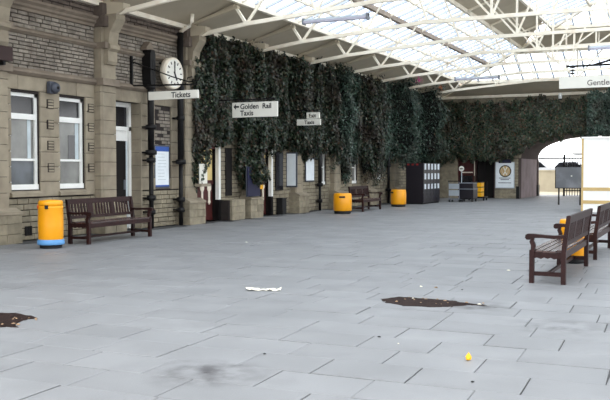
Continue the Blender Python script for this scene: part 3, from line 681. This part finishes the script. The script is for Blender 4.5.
# ================================================================== BENCHES
def make_bench(L=2.25):
    t = thing('bench', '', 'bench'); h = L / 2
    def yb(z): return .24 + .075 * max(0, (z - .42) / .48)           # backrest leans back
    for s in (-1, 1):
        x0, x1 = s * h - (.035 if s > 0 else -.035) - .035, s * h - (.035 if s > 0 else -.035) + .035
        MB().prism([(.205, 0), (.275, 0), (.275, .42), (yb(.9) + .03, .9), (yb(.9) - .035, .9), (.205, .42)], 'x', x0, x1).build('leg', 'wood', t)
        MB().prism([(-.275, 0), (-.205, 0), (-.205, .44), (-.275, .44)], 'x', x0, x1).build('leg', 'wood', t)
        # scrolled arm on a curved support
        MB().prism([(-.255, .42), (-.20, .44), (-.185, .5), (-.215, .56), (-.205, .6), (-.25, .6), (-.275, .55), (-.25, .5)], 'x', x0, x1).build('arm_support', 'wood', t)
        MB().prism([(.29, .655), (.29, .61), (.1, .595), (-.08, .605), (-.24, .6), (-.27, .575), (-.315, .575), (-.34, .6), (-.335, .64), (-.30, .655), (-.2, .655), (-.05, .645), (.1, .64)], 'x', x0 - .01, x1 + .01).build('armrest', 'wood', t)
        MB().prism([(-.205, .42), (.205, .42), (.205, .33), (.16, .34), (.1, .325), (.05, .345), (0, .33), (-.05, .345), (-.1, .325), (-.16, .34), (-.205, .33)], 'x', s * h - s * .035 - .018, s * h - s * .035 + .018).build('end_apron', 'wood', t)
        part('stretcher', 'wood', t, (s * h - s * .035 - .02, s * h - s * .035 + .02, -.205, .205, .1, .155))
    part('long_stretcher', 'wood', t, (-h + .05, h - .05, -.02, .02, .105, .15))
    part('front_rail', 'wood', t, (-h + .07, h - .07, -.265, -.235, .33, .415))
    part('rear_rail', 'wood', t, (-h + .07, h - .07, .22, .25, .33, .415))
    for i in range(5):
        y = -.27 + i * .1
        part('seat_slat', 'seat', t, (-h + .01, h - .01, y, y + .088, .42 - i * .004, .445 - i * .004)) if 0 < i < 4 else part('seat_slat', 'seat', t, (-h + .072, h - .072, y, y + .088, .42, .445))
    def brail(z0, z1, n, dx=.07):
        MB().prism([(yb(z0) - .02, z0), (yb(z0) + .02, z0), (yb(z1) + .02, z1), (yb(z1) - .02, z1)], 'x', -h + dx, h - dx).build(n, 'wood', t)
    brail(.8, .905, 'top_rail', .0); brail(.5, .56, 'lower_rail')
    def slat(x, w, n):
        MB().prism([(yb(.55) - .011, .55), (yb(.55) + .011, .55), (yb(.81) + .011, .81), (yb(.81) - .011, .81)], 'x', x - w / 2, x + w / 2).build(n, 'wood', t)
    for c in (-L / 6, L / 6): slat(c, .14, 'back_stile')
    for sct in range(3):
        a = -h + .07 + sct * (L / 3 - .02); b = a + L / 3 - .14
        for i in range(6): slat(a + .06 + (b - a - .02) * (i + .3) / 6 + (.05 if sct else 0), .046, 'back_slat')
    return t
b0 = make_bench()
b0.location = (-11.42, 14.22, 0); b0.rotation_euler.z = R(92.5); b0['label'] = 'dark wooden slatted bench by the tall yellow bin, backed to the stone wall'; b0['group'] = 'station benches'
b0.scale = (1.0, .95, 1)
b1 = copy_tree(b0); b1.location = (-11.3, 28.75, 0); b1.rotation_euler.z = R(94); b1['label'] = 'distant dark bench beside the squat yellow bin under the ivy'; b1.scale = (1, .95, 1)
b2 = copy_tree(b0); b2.location = (-1.84, 12.38, 0); b2.rotation_euler.z = R(-90); b2['label'] = 'nearest dark wooden bench at the right, seen from behind its back'; b2.scale = (1.06, .85, 1)
b3 = copy_tree(b2); b3.location = (-1.82, 15.72, 0); b3['label'] = 'dark bench cut off by the right picture edge, behind the nearest bench'

# ================================================================== BINS
def tall_bin():
    t = thing('litter_bin', 'tall yellow litter bin with a blue band at its foot, by the bench', 'bin', (-11.33, 12.27, 0), R(-35), 'yellow litter bins'); t.scale = (.95, .95, 1)
    MB().lathe([(.2, 0), (.22, .01), (.22, .06), (.21, .07)], n=28).build('base', 'black', t)
    MB().lathe([(.265, .07), (.27, .075), (.27, .13), (.255, .16), (.255, .17)], n=32).build('foot_band', 'blueband', t, True)
    MB().lathe([(.235, .15), (.245, .17), (.252, .45), (.245, .76), (.25, .775), (.25, .8), (.235, .815)], n=32).build('drum', 'yellow', t, True)
    MB().lathe([(.235, .815), (.245, .82), (.245, .88), (.225, .915), (.05, .93)], n=32).build('hood', 'yellow', t, True)
    lg = MB()
    for a, b in (((-.05, .80), (.06, .79)), ((-.03, .83), (.03, .76)), ((-.05, .775), (.05, .81))): lg.bar((a[0], -.252, a[1]), (b[0], -.252, b[1]), .012, .018)
    tag(lg.build('printed_mark', 'orange', t), label='small orange printed mark')
    part('posting_slot', 'black', t, (.15, .24, -.16, -.10, .76, .83))
tall_bin()
def squat_bin(loc, lab, rz=0, w=1):
    t = thing('litter_bin', lab, 'bin', loc, rz, 'yellow litter bins'); t.scale = (w, w, 1)
    MB().lathe([(.27, 0), (.29, .02), (.29, .1), (.28, .11)], n=28).build('base', 'black', t)
    MB().lathe([(.3, .1), (.315, .12), (.32, .4), (.315, .62), (.305, .64), (.3, .68), (.28, .7), (.06, .705)], n=32).build('drum', 'yellow', t, True)
    part('posting_slot', 'black', t, (-.1, .1, -.322, -.28, .55, .61))
    tag(part('ash_plate', 'grey', t, (-.05, .05, -.06, .06, .705, .715)))
squat_bin((-11.2, 26.3, 0), 'squat yellow litter bin left of the far bench', R(20))
squat_bin((-11.27, 32.3, 0), 'squat yellow litter bin standing beside the dark lockers', R(-40))
squat_bin((-1.9, 13.98, 0), 'yellow litter bin half hidden behind the nearest right bench', R(10), .68)

# ================================================================== WALL FIXTURES
# wall loudspeaker / bell between windows
t = thing('alarm_bell', 'dark grey round alarm bell on the stone between the two windows', 'bell', (-12.97, 14.1, 3.3)); t.scale = (.85, .8, .8)
part('box', 'frame', t, (0, .1, -.16, .06, -.16, .17)); MB().lathe([(.02, .1), (.15, .1), (.16, .13), (.12, .2), (.03, .22)], (0, .02, 0), 20, 'x').build('gong', 'frame', t, True); MB().lathe([(.03, .2), (.045, .23), (.02, .25)], (0, .02, 0), 12, 'x').build('boss', 'black', t)
t = thing('wall_box', 'dark brown wooden box on the pier at the left picture edge', 'box', (-12.6, 12.3, 3.78))
part('case', 'brown', t, (-.2, .16, -.2, .16, -.12, .16)); part('front', 'black', t, (-.17, .13, -.205, -.19, -.09, .13)); part('bracket', 'iron', t, (-.2, .1, -.03, .03, -.2, -.12))
# downpipes
def pipe(y, x, segs, lab, top=None, collars=(), cy=0):
    t = thing('downpipe', lab, 'pipe', (x, y, 0), group='black iron downpipes')
    for a, b, r in segs: MB().tube([(0, 0, a), (0, 0, b)], r, 12).build('pipe', 'iron', t, True)
    for z, r in collars:
        MB().lathe([(r * .6, z - .07), (r, z - .05), (r, z + .05), (r * .6, z + .07)], n=14).build('collar', 'iron', t, True)
        part('clip', 'iron', t, (-(x + 13), 0, -r * .9, r * .9, z - .02, z + .02))
    return t
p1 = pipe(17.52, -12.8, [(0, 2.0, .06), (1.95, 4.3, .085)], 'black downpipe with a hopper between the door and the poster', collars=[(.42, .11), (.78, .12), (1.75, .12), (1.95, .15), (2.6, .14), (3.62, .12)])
MB().prism([(-.08, 3.66), (.08, 3.66), (.11, 3.8), (.11, 4.45), (.08, 4.56), (-.08, 4.56), (-.11, 4.45), (-.11, 3.8)], 'x', -.18, .08).build('hopper', 'iron', p1)  # hopper drawn tall so its black also stands for shadow behind the sign
MB().prism([(-.17, 4.56), (.17, 4.56), (.15, 4.62), (0, 4.78), (-.15, 4.62)], 'x', -.2, .0).build('spout_hood', 'string', p1)
p2 = pipe(18.86, -12.8, [(0, 1.75, .055), (1.7, 5.2, .085)], 'black downpipe beside the clock, with a cream elbow at its top', collars=[(.42, .1), (.7, .11), (1.72, .14), (2.9, .11), (3.7, .11)])
tag(MB().tube([(0, 0, 5.12), (0.02, .0, 5.22), (.16, -.02, 5.29), (.34, -.05, 5.36), (.42, -.06, 5.45), (.44, -.06, 5.66)], .055, 10).build('elbow', 'cream', p2, True), label='cream painted elbow')
pipe(28.05, -12.86, [(0, 1.1, .05), (1.0, 2.6, .07)], 'black downpipe in the wall between the pale poster and a small window', collars=[(.35, .1), (.95, .12)])
pipe(35.5, -12.86, [(0, 2.5, .06)], 'black downpipe left of the second squat bin', collars=[(.6, .11), (1.7, .12)])
pipe(40.6, -12.7, [(0, 2.4, .06)], 'thin dark downpipe in the far corner left of the luggage trolley', collars=[(.6, .1)])

# clock
ck = thing('station_clock', 'round white double-rimmed station clock above the tickets sign', 'clock', (-12.6, 18.2, 4.03), R(-1))
MB().lathe([(.36, -.12), (.41, -.1), (.42, 0), (.41, .06), (.37, .065)], n=40, axis='x').build('case', 'ivory', ck, True)
MB().lathe([(.36, .05), (.36, .068)], n=40, axis='x').build('dial', 'signwhite', ck)
for i in range(12):
    a = R(30 * i); r0, r1 = .25, .32
    MB().bar((.075, -r0 * math.sin(-a), r0 * math.cos(a)), (.075, -r1 * math.sin(-a), r1 * math.cos(a)), .014, .03).build('numeral', 'grey_ink', ck)
def hand(deg, l, w, x, n):
    a = R(deg); MB().bar((x, -.05 * math.sin(a), -.05 * math.cos(a)), (x, l * math.sin(a), l * math.cos(a)), .012, w).build(n, 'ink', ck)
hand(0, .3, .03, .085, 'minute_hand'); hand(152, .2, .045, .08, 'hour_hand')
MB().tube([(-.42, 0, -.3), (-.1, 0, -.25)], .025, 8).build('wall_arm', 'iron', ck); MB().tube([(-.42, 0, .3), (-.1, 0, .25)], .025, 8).build('wall_arm', 'iron', ck)

# tickets sign on wall bracket
sg = thing('hanging_sign', 'white sign reading Tickets hung from a scrolled iron bracket', 'sign', (-12.95, 16.95, 3.23))
part('board', 'signwhite', sg, (.52, 1.96, -.03, .03, 0, .2)); text('Tickets', .19, (1.2, -.033, .035), sg, 'ink', bold=.003)
part('wall_post', 'iron', sg, (-.05, .02, -.025, .025, .33, 1.12))
MB().tube([(0, 0, .38), (1.95, 0, .33)], .022, 6).build('rail', 'iron', sg); MB().tube([(0, 0, .98), (.5, 0, .8), (1.2, 0, .55), (1.7, 0, .4), (1.95, 0, .42), (2.02, 0, .52)], .016, 6).build('stay', 'iron', sg)
MB().tube([(.02, 0, 1.0), (.1, 0, 1.05), (.1, 0, .95), (.04, 0, .94)], .014, 6).build('scroll', 'iron', sg)
MB().tube([(1.6, 0, .36), (1.66, 0, .5), (1.78, 0, .52), (1.8, 0, .42), (1.72, 0, .4)], .014, 6).build('scroll', 'iron', sg)
for x in (.7, 1.75): MB().tube([(x, 0, .19), (x, 0, .36)], .012, 6).build('hanger', 'iron', sg)
# arrow sign
sg = thing('hanging_sign', 'white sign with a left arrow reading Golden Rail and Taxis, in front of ivy', 'sign', (-12.13, 20.5, 2.99))
part('board', 'signwhite', sg, (0, 1.44, -.03, .03, 0, .42)); text('Golden', .2, (.26, -.033, .235), sg, 'ink', bold=.004); text('Rail', .2, (.97, -.033, .235), sg, 'ink', bold=.004); text('Taxis', .2, (.26, -.033, .05), sg, 'ink', bold=.004)
a = MB(); a.prism([(.04, .30), (.12, .38), (.12, .325), (.22, .325), (.22, .275), (.12, .275), (.12, .22)], 'y', -.036, -.03); tag(a.build('arrow', 'ink', sg), label='black arrow pointing left')
MB().tube([(-.85, 0, .5), (1.4, 0, .5)], .02, 6).build('bracket', 'iron', sg)
for x in (.2, 1.2): MB().tube([(x, 0, .41), (x, 0, .5)], .012, 6).build('hanger', 'iron', sg)
sg = thing('hanging_sign', 'small white Exit and Taxis sign half overgrown by ivy', 'sign', (-12.25, 24.9, 2.98))
part('board', 'signwhite', sg, (0, .86, -.03, .03, 0, .2)); part('upper_board', 'signwhite', sg, (.36, .82, -.03, .03, .215, .42))
text('Taxis', .17, (.28, -.033, .04), sg, 'ink', bold=.003); text('Exit', .17, (.44, -.033, .26), sg, 'ink', bold=.003)
MB().tube([(-.7, 0, .5), (.8, 0, .5)], .02, 6).build('bracket', 'iron', sg)
for x in (.45, .75): MB().tube([(x, 0, .4), (x, 0, .5)], .012, 6).build('hanger', 'iron', sg)
for i in range(1): pass
# gents sign
sg = thing('hanging_sign', 'long white Gentlemen sign cut off by the right picture edge', 'sign', (-3.98, 26.04, 3.95))
part('board', 'signwhite', sg, (0, 2.9, -.05, .05, 0, .34)); text('Gentlemen', .23, (.8, -.053, .065), sg, 'grey_ink', bold=.002)
MB().tube([(.2, 0, .66), (2.7, 0, .66)], .034, 6).build('rail', 'iron', sg)
MB().tube([(.95, 0, .66), (1.5, 0, .8), (2.3, 0, 1.15)], .034, 6).build('stay', 'iron', sg)
for x in (.38, 2.4): MB().tube([(x, 0, .33), (x, .16, 1.7)], .012, 6).build('hanger', 'cream', sg)
for z in (.42, .5, .6): MB().lathe([(.02, z), (.09, z + .02), (.02, z + .06)], (.38, 0, 0), 10).build('boss', 'iron', sg)
sp = thing('spotlight', 'small white spotlight on the far eaves above the arch', 'lamp', (-6.6, 43.62, 5.1)); sp.scale = (.7, .7, .7)
MB().lathe([(.03, -.02), (.12, 0), (.15, .25), (.1, .4), (.03, .42)], (0, -.18, 0), 12).build('lamp_head', 'white', sp, True); part('bracket', 'iron', sp, (-.1, .1, -.3, .12, -.08, -.02))

# posters & boards on the wall
def poster(name, lab, y0, y1, z0, z1, x, paper='poster', head=None, frame='frame'):
    t = thing(name, lab, 'poster', (x, (y0 + y1) / 2, z0)); w = (y1 - y0) / 2; h = z1 - z0
    part('frame', frame, t, (0, .03, -w - .04, w + .04, -.04, h + .04)); part('sheet', paper, t, (.03, .034, -w, w, 0, h))
    if head: part('heading', head, t, (.034, .036, -w, w, h * .88, h)); part('footer', head, t, (.034, .036, -w, w, 0, h * .04))
    return t
t = poster('timetable_poster', 'tall white poster with a blue heading in the niche between the downpipes', 17.98, 18.58, 1.06, 2.12, WX - .03, head='posterblue')
for i in range(9): part('text_line', 'lgrey', t, (.034, .0355, -.2, .06 + .12 * random.random(), .86 - i * .085, .87 - i * .085))
t = thing('notice_poster', 'pale poster in a dark frame on the side of the fourth pier', 'poster', (-12.8, 25.59, .96))
part('frame', 'frame', t, (-.22, .22, -.03, 0, -.05, 1.15)); part('sheet', 'poster', t, (-.17, .17, -.034, -.03, 0, 1.1))
poster('notice_poster', 'small blue and white poster left of the thin downpipe', 27.05, 27.72, 1.12, 1.9, -12.98)
t = poster('notice_board', 'dark notice board on the wall between the second red doorway and a pale poster', 24.75, 25.2, .85, 2.1, -12.98, 'pane_dark', frame='iron')
t = thing('notice_board', 'navy blue board on the double pedestal below the ivy', 'board', (-12.6, 22.5, .7))
part('panel', 'navy', t, (.03, .06, -.42, .35, 0, .9)); part('backing', 'frame', t, (0, .03, -.44, .37, -.02, .92))
t = thing('notice_card', 'small bright yellow card beside the navy board', 'card', (-12.62, 23.05, .9)); part('card', 'yellow2', t, (0, .02, -.16, .12, 0, .42)); part('holder', 'iron', t, (-.06, 0, -.03, .03, -.9, .2)); part('print', 'ink', t, (.02, .022, -.08, .04, .18, .3))
t = thing('floor_box', 'small black box at the foot of the wall past the second white post', 'box', (-12.85, 24.95, 0)); part('case', 'black', t, (-.12, .1, -.16, .14, 0, .52)); part('lid', 'iron', t, (-.13, .11, -.17, .15, .52, .56))
t = thing('stone_bracket_sign', 'small white card on the far side of the clock pier', 'sign', (-12.62, 19.68, 1.12)); part('card', 'signwhite', t, (0, .03, -.2, .18, .0, .55)); part('ledge', 'ashlar', t, (-.1, .12, -.25, .22, -.08, 0))

# ================================================================== LOCKERS
lk = thing('locker_bank', 'tall dark navy bank of luggage lockers with pale label plates', 'lockers', (-11.0, 34.75, 0))
part('cabinet', 'navydark', lk, (-.78, 0, 0, 2.5, .06, 1.8)); part('plinth', 'black', lk, (-.76, -.03, .02, 2.48, 0, .06))
for j in range(5):
    for i in range(4):
        y0 = .02 + j * .495; z0 = .1 + i * .425
        d = part('locker_door', 'navydark', lk, (0, .018, y0, y0 + .475, z0, z0 + .405))
        if i > 0: part('label_plate', 'label', d, (.018, .023, y0 + .12, y0 + .36, z0 + .14, z0 + (.36 if i == 1 else .4)))
        part('keyhole', 'grey', d, (.018, .026, y0 + .42, y0 + .45, z0 + .18, z0 + .24))
for k in (0, 1, 2): tag(part('red_mark', mat('red_tab', (140, 40, 36), .6) if k == 0 else bpy.data.materials['red_tab'], lk, (-.72 + k * .2, -.62 + k * .2, -.01, .0, 1.7, 1.78)))

# ================================================================== TROLLEYS
t = thing('luggage_trolley', 'pale grey luggage trolley parked by the far corner', 'trolley', (-10.5, 38.2, 0))
for x in (-.24, .24): MB().tube([(x, .3, .1), (x, -.25, .12), (x, -.3, .9), (x, -.36, .98)], .02, 8).build('side_tube', 'grey', t)
part('handle', 'black', t, (-.26, .26, -.38, -.33, .96, 1.0)); part('upper_panel', 'lgrey', t, (-.24, .24, -.32, -.29, .62, .86)); part('lower_panel', 'lgrey', t, (-.24, .24, -.32, -.29, .3, .56)); part('platform', 'grey', t, (-.24, .24, -.3, .32, .1, .13))
for x in (-.24, .24):
    for y in (-.22, .3): MB().lathe([(.07, -.02), (.07, .02)], (x, y, .07), 14, 'x').build('wheel', 'black', t)
t = thing('platform_trolley', 'dark navy box trolley standing in front of the maroon doors', 'trolley', (-10.05, 38.7, 0))
part('body', 'navydark', t, (-.34, .34, -.3, .5, .18, .6)); part('top_box', 'navydark', t, (-.32, .32, -.28, .48, .62, .88)); part('shelf', 'grey', t, (-.36, .36, -.33, .52, .58, .63)); part('top_edge', 'grey', t, (-.34, .34, -.3, .5, .86, .9))
for x in (-.28, .28):
    for y in (-.24, .42): MB().lathe([(.09, -.025), (.09, .025)], (x, y, .09), 14, 'x').build('wheel', 'black', t)
part('chassis', 'iron', t, (-.33, .33, -.28, .48, .12, .18))
t = thing('parcel_trolley', 'trolley loaded with stacked yellow boxes beside the black doorway', 'trolley', (-10.05, 40.6, 0))
part('chassis', 'iron', t, (-.42, .42, -.3, .4, .12, .2))
for i, z in enumerate((.2, .44, .68)): b = part('yellow_box', 'yellow2', t, (-.2, .24, -.26, .3, z, z + .22)); part('rim', 'black', b, (-.21, .25, -.27, .31, z + .2, z + .235))
for x in (-.36, .36):
    for y in (-.24, .34): MB().lathe([(.08, -.025), (.08, .025)], (x, y, .08), 14, 'x').build('wheel', 'black', t)
for x in (-.38, .38): MB().tube([(x, .36, .15), (x, .38, .95)], .018, 8).build('handle_tube', 'iron', t)
# signs at the far left corner
t = thing('round_sign', 'small white sign plate on a post in the far corner', 'sign', (-10.55, 39.4, 0)); MB().lathe([(.12, -.02), (.13, 0), (.12, .02)], (0, 0, 1.56), 20, 'y').build('plate', 'signwhite', t); part('mark', 'ink', t, (-.07, .07, -.026, -.02, 1.54, 1.58)); MB().tube([(0, .03, 0), (0, .03, 1.54)], .025, 8).build('post', 'lgrey', t); MB().lathe([(.16, 0), (.15, .03)], (0, .03, 0), 14).build('base', 'grey', t)
t = thing('shop_sign', 'narrow red sign strip above the maroon doors', 'sign', (-11.4, 43.8, 1.3)); part('board', 'red', t, (-.5, .32, -.04, .04, 0, .2)); part('strip', 'ivory', t, (-.3, .3, -.045, -.04, .05, .1))
# emblem poster
t = thing('emblem_poster', 'white poster with a round emblem of letters V and W on the far pier', 'poster', (-9.4, 43.76, .56))
part('frame', 'lgrey', t, (-.5, .5, -.02, .02, -.02, 1.36)); part('sheet', 'poster', t, (-.46, .46, -.026, -.02, .02, 1.34)); part('heading', 'navy', t, (-.33, .33, -.03, -.02, 1.3, 1.5))
MB().lathe([(.315, -.034), (.315, -.026)], (.02, 0, .88), 32, 'y').build('emblem_ring', 'ink', t); MB().lathe([(.265, -.038), (.265, -.034)], (.02, 0, .88), 32, 'y').build('emblem_disc', 'tan', t)
e = MB()
for a, b in (((-.1, .23), (0, .02)), ((.1, .23), (0, .02)), ((-.2, .14), (-.09, -.2)), ((-.09, -.2), (0, -.02)), ((0, -.02), (.09, -.2)), ((.09, -.2), (.2, .14))): e.bar((a[0] + .02, -.04, a[1] + .88), (b[0] + .02, -.04, b[1] + .88), 0.006, .052)
e.build('emblem_letters', 'signwhite', t)
for i, (w, z) in enumerate(((.3, .5), (.22, .42), (.34, .25))): part('text_line', 'frame', t, (-w, w, -.029, -.026, z, z + .035))

# ================================================================== NOTICEBOARD, KIOSK
t = thing('standing_board', 'grey standing notice board on two legs in front of the archway', 'board', (-5.2, 36.9, 0))
part('panel', 'board', t, (-.54, .54, -.03, .03, .74, 1.62)); part('frame', 'iron', t, (-.57, -.54, -.035, .035, .72, 1.64), (.54, .57, -.035, .035, .72, 1.64), (-.57, .57, -.035, .035, 1.62, 1.65), (-.57, .57, -.035, .035, .71, .74))
for x in (-.42, .46): part('leg', 'iron', t, (x - .03, x + .03, .03, .08, 0, 1.62))
part('label', 'signwhite', t, (.08, .14, -.034, -.03, 1.22, 1.27))
t = thing('kiosk', 'white panelled kiosk with two ochre stripes at the right picture edge', 'kiosk', (-3.92, 31, 0))
part('body', 'kiosk', t, (0, 3.2, 0, 2.4, .0, 2.62)); part('corner_strip', 'ochre', t, (-.02, .045, -.02, .04, 0, 2.62)); part('roof', 'kiosk', t, (-.03, 3.23, -.03, 2.43, 2.62, 2.68))
for z in (.76, .30): part('stripe', 'ochre', t, (.045, 3.2, -.012, 0, z, z + .12))

# ================================================================== LITTER AND PUDDLES
def patch(name, lab, cat, poly, z, m):
    b = MB(); c = (sum(p[0] for p in poly) / len(poly), sum(p[1] for p in poly) / len(poly)); fine = []
    for i, p in enumerate(poly):
        q = poly[(i + 1) % len(poly)]
        for k in range(5):
            u = k / 5; x = p[0] + (q[0] - p[0]) * u; y = p[1] + (q[1] - p[1]) * u
            fine.append((x + random.gauss(0, .014), y + random.gauss(0, .014)))
    n = len(fine); vs = [(x, y, .001) for x, y in fine] + [(c[0] + (x - c[0]) * .9, c[1] + (y - c[1]) * .9, z) for x, y in fine] + [(c[0], c[1], z)]
    fs = [(i, (i + 1) % n, n + (i + 1) % n, n + i) for i in range(n)] + [(n + i, n + (i + 1) % n, 2 * n) for i in range(n)]
    b.add(vs, fs); return tag(b.build(name, m), lab, cat)
patch('puddle', 'dark muddy puddle in the paving right of the centre', 'puddle', [(-3.36, 9.05), (-3.25, 9.28), (-2.95, 9.3), (-2.6, 9.3), (-2.4, 9.2), (-2.15, 9.14), (-2.1, 9.08), (-2.35, 9.02), (-2.5, 8.82), (-2.62, 8.72), (-2.95, 8.66), (-3.2, 8.78)], .006, 'wet')
patch('puddle', 'dark leaf-strewn damp patch at the left picture edge', 'puddle', [(-6.9, 6.3), (-6.5, 6.5), (-6.05, 6.36), (-6.1, 6.2), (-6.0, 6.0), (-5.85, 5.86), (-6.2, 5.8), (-6.8, 5.9)], .006, 'wet')
def scrap(x, y, s, m, lab, cat, grp=None, name='litter_scrap', flat=.3):
    b = MB(); n = 7; rr = [s * random.uniform(.6, 1.1) for _ in range(n)]
    vs = [(rr[i] * math.cos(2 * math.pi * i / n), rr[i] * .7 * math.sin(2 * math.pi * i / n), random.uniform(0, s * flat)) for i in range(n)] + [(0, 0, s * flat * 1.6)] + [(rr[i] * .8 * math.cos(2 * math.pi * i / n), rr[i] * .55 * math.sin(2 * math.pi * i / n), 0) for i in range(n)]
    fs = [(i, (i + 1) % n, n) for i in range(n)] + [(n + 1 + i, n + 1 + (i + 1) % n, (i + 1) % n, i) for i in range(n)] + [tuple(range(2 * n, n, -1))]
    b.add(vs, fs); o = b.build(name, m); o.location = (x, y, .004); o.rotation_euler.z = random.random() * 6; return tag(o, lab, cat, grp)
for i in range(16):
    scrap(random.uniform(-3.35, -2.2), random.choice((random.gauss(9.27, .04), random.gauss(9.05, .13))), random.uniform(.012, .032), random.choice(('leaf_litter', 'leaf_litter', 'paper')), 'scrap of leaf litter lying along the central puddle', 'litter', 'litter along the central puddle', 'fallen_leaf')
for i in range(14):
    scrap(random.uniform(-6.4, -5.95), random.uniform(5.9, 6.35), random.uniform(.015, .035), random.choice(('leaf_litter', 'leaf_litter', 'brown')), 'fallen leaf lying on the damp patch at the left', 'litter', 'leaves on the left damp patch', 'fallen_leaf')
# crumpled paper
b = MB(); nx, ny = 10, 4; vs = []
for i in range(nx + 1):
    for j in range(ny + 1): vs.append((-.22 + .44 * i / nx + random.gauss(0, .008), -.07 + .14 * j / ny * (1 - .4 * i / nx) + random.gauss(0, .008), .004 + abs(random.gauss(0, .018))))
b.add(vs, [(i * (ny + 1) + j, (i + 1) * (ny + 1) + j, (i + 1) * (ny + 1) + j + 1, i * (ny + 1) + j + 1) for i in range(nx) for j in range(ny)])
o = b.build('waste_paper', 'paper'); o.location = (-4.92, 9.06, .002); o.rotation_euler.z = R(20); tag(o, 'crumpled strip of cream paper lying on the open paving', 'paper')
scrap(-1.65, 6.42, .034, 'yellow2', 'small yellow crumpled ball on the near paving', 'litter', name='crumpled_wrapper', flat=1.1)
for x, y, s, m, l in ((-3.25, 10.2, .03, 'paper', 'white scrap of paper just beyond the central puddle'), (-3.05, 10.2, .035, 'leaf_litter', 'brown leaf just beyond the central puddle, next to a white scrap'), (-2.7, 10.15, .02, 'black', 'dark speck of litter beyond the right end of the central puddle'),
                      (-2.35, 6.75, .014, 'paper', 'tiny white speck left of the yellow ball'), (-2.6, 6.95, .022, 'black', 'dark leaf on the paving left of the yellow ball'), (-3.2, 5.9, .018, 'black', 'dark speck on the near paving at the bottom centre'), (-1.75, 11.2, .02, 'paper', 'white crumb beneath the nearest bench') if False else (-2.6, 12.4, .03, 'paper', 'white scrap on the paving left of the nearest bench'),
                      (-8.5, 14.9, .03, 'paper', 'white scrap on the paving in front of the clock pier'), (-1.45, 5.75, .02, 'black', 'dark chip at the bottom edge below the yellow ball')):
    scrap(x, y, s, m, l, 'litter', name='litter_scrap')
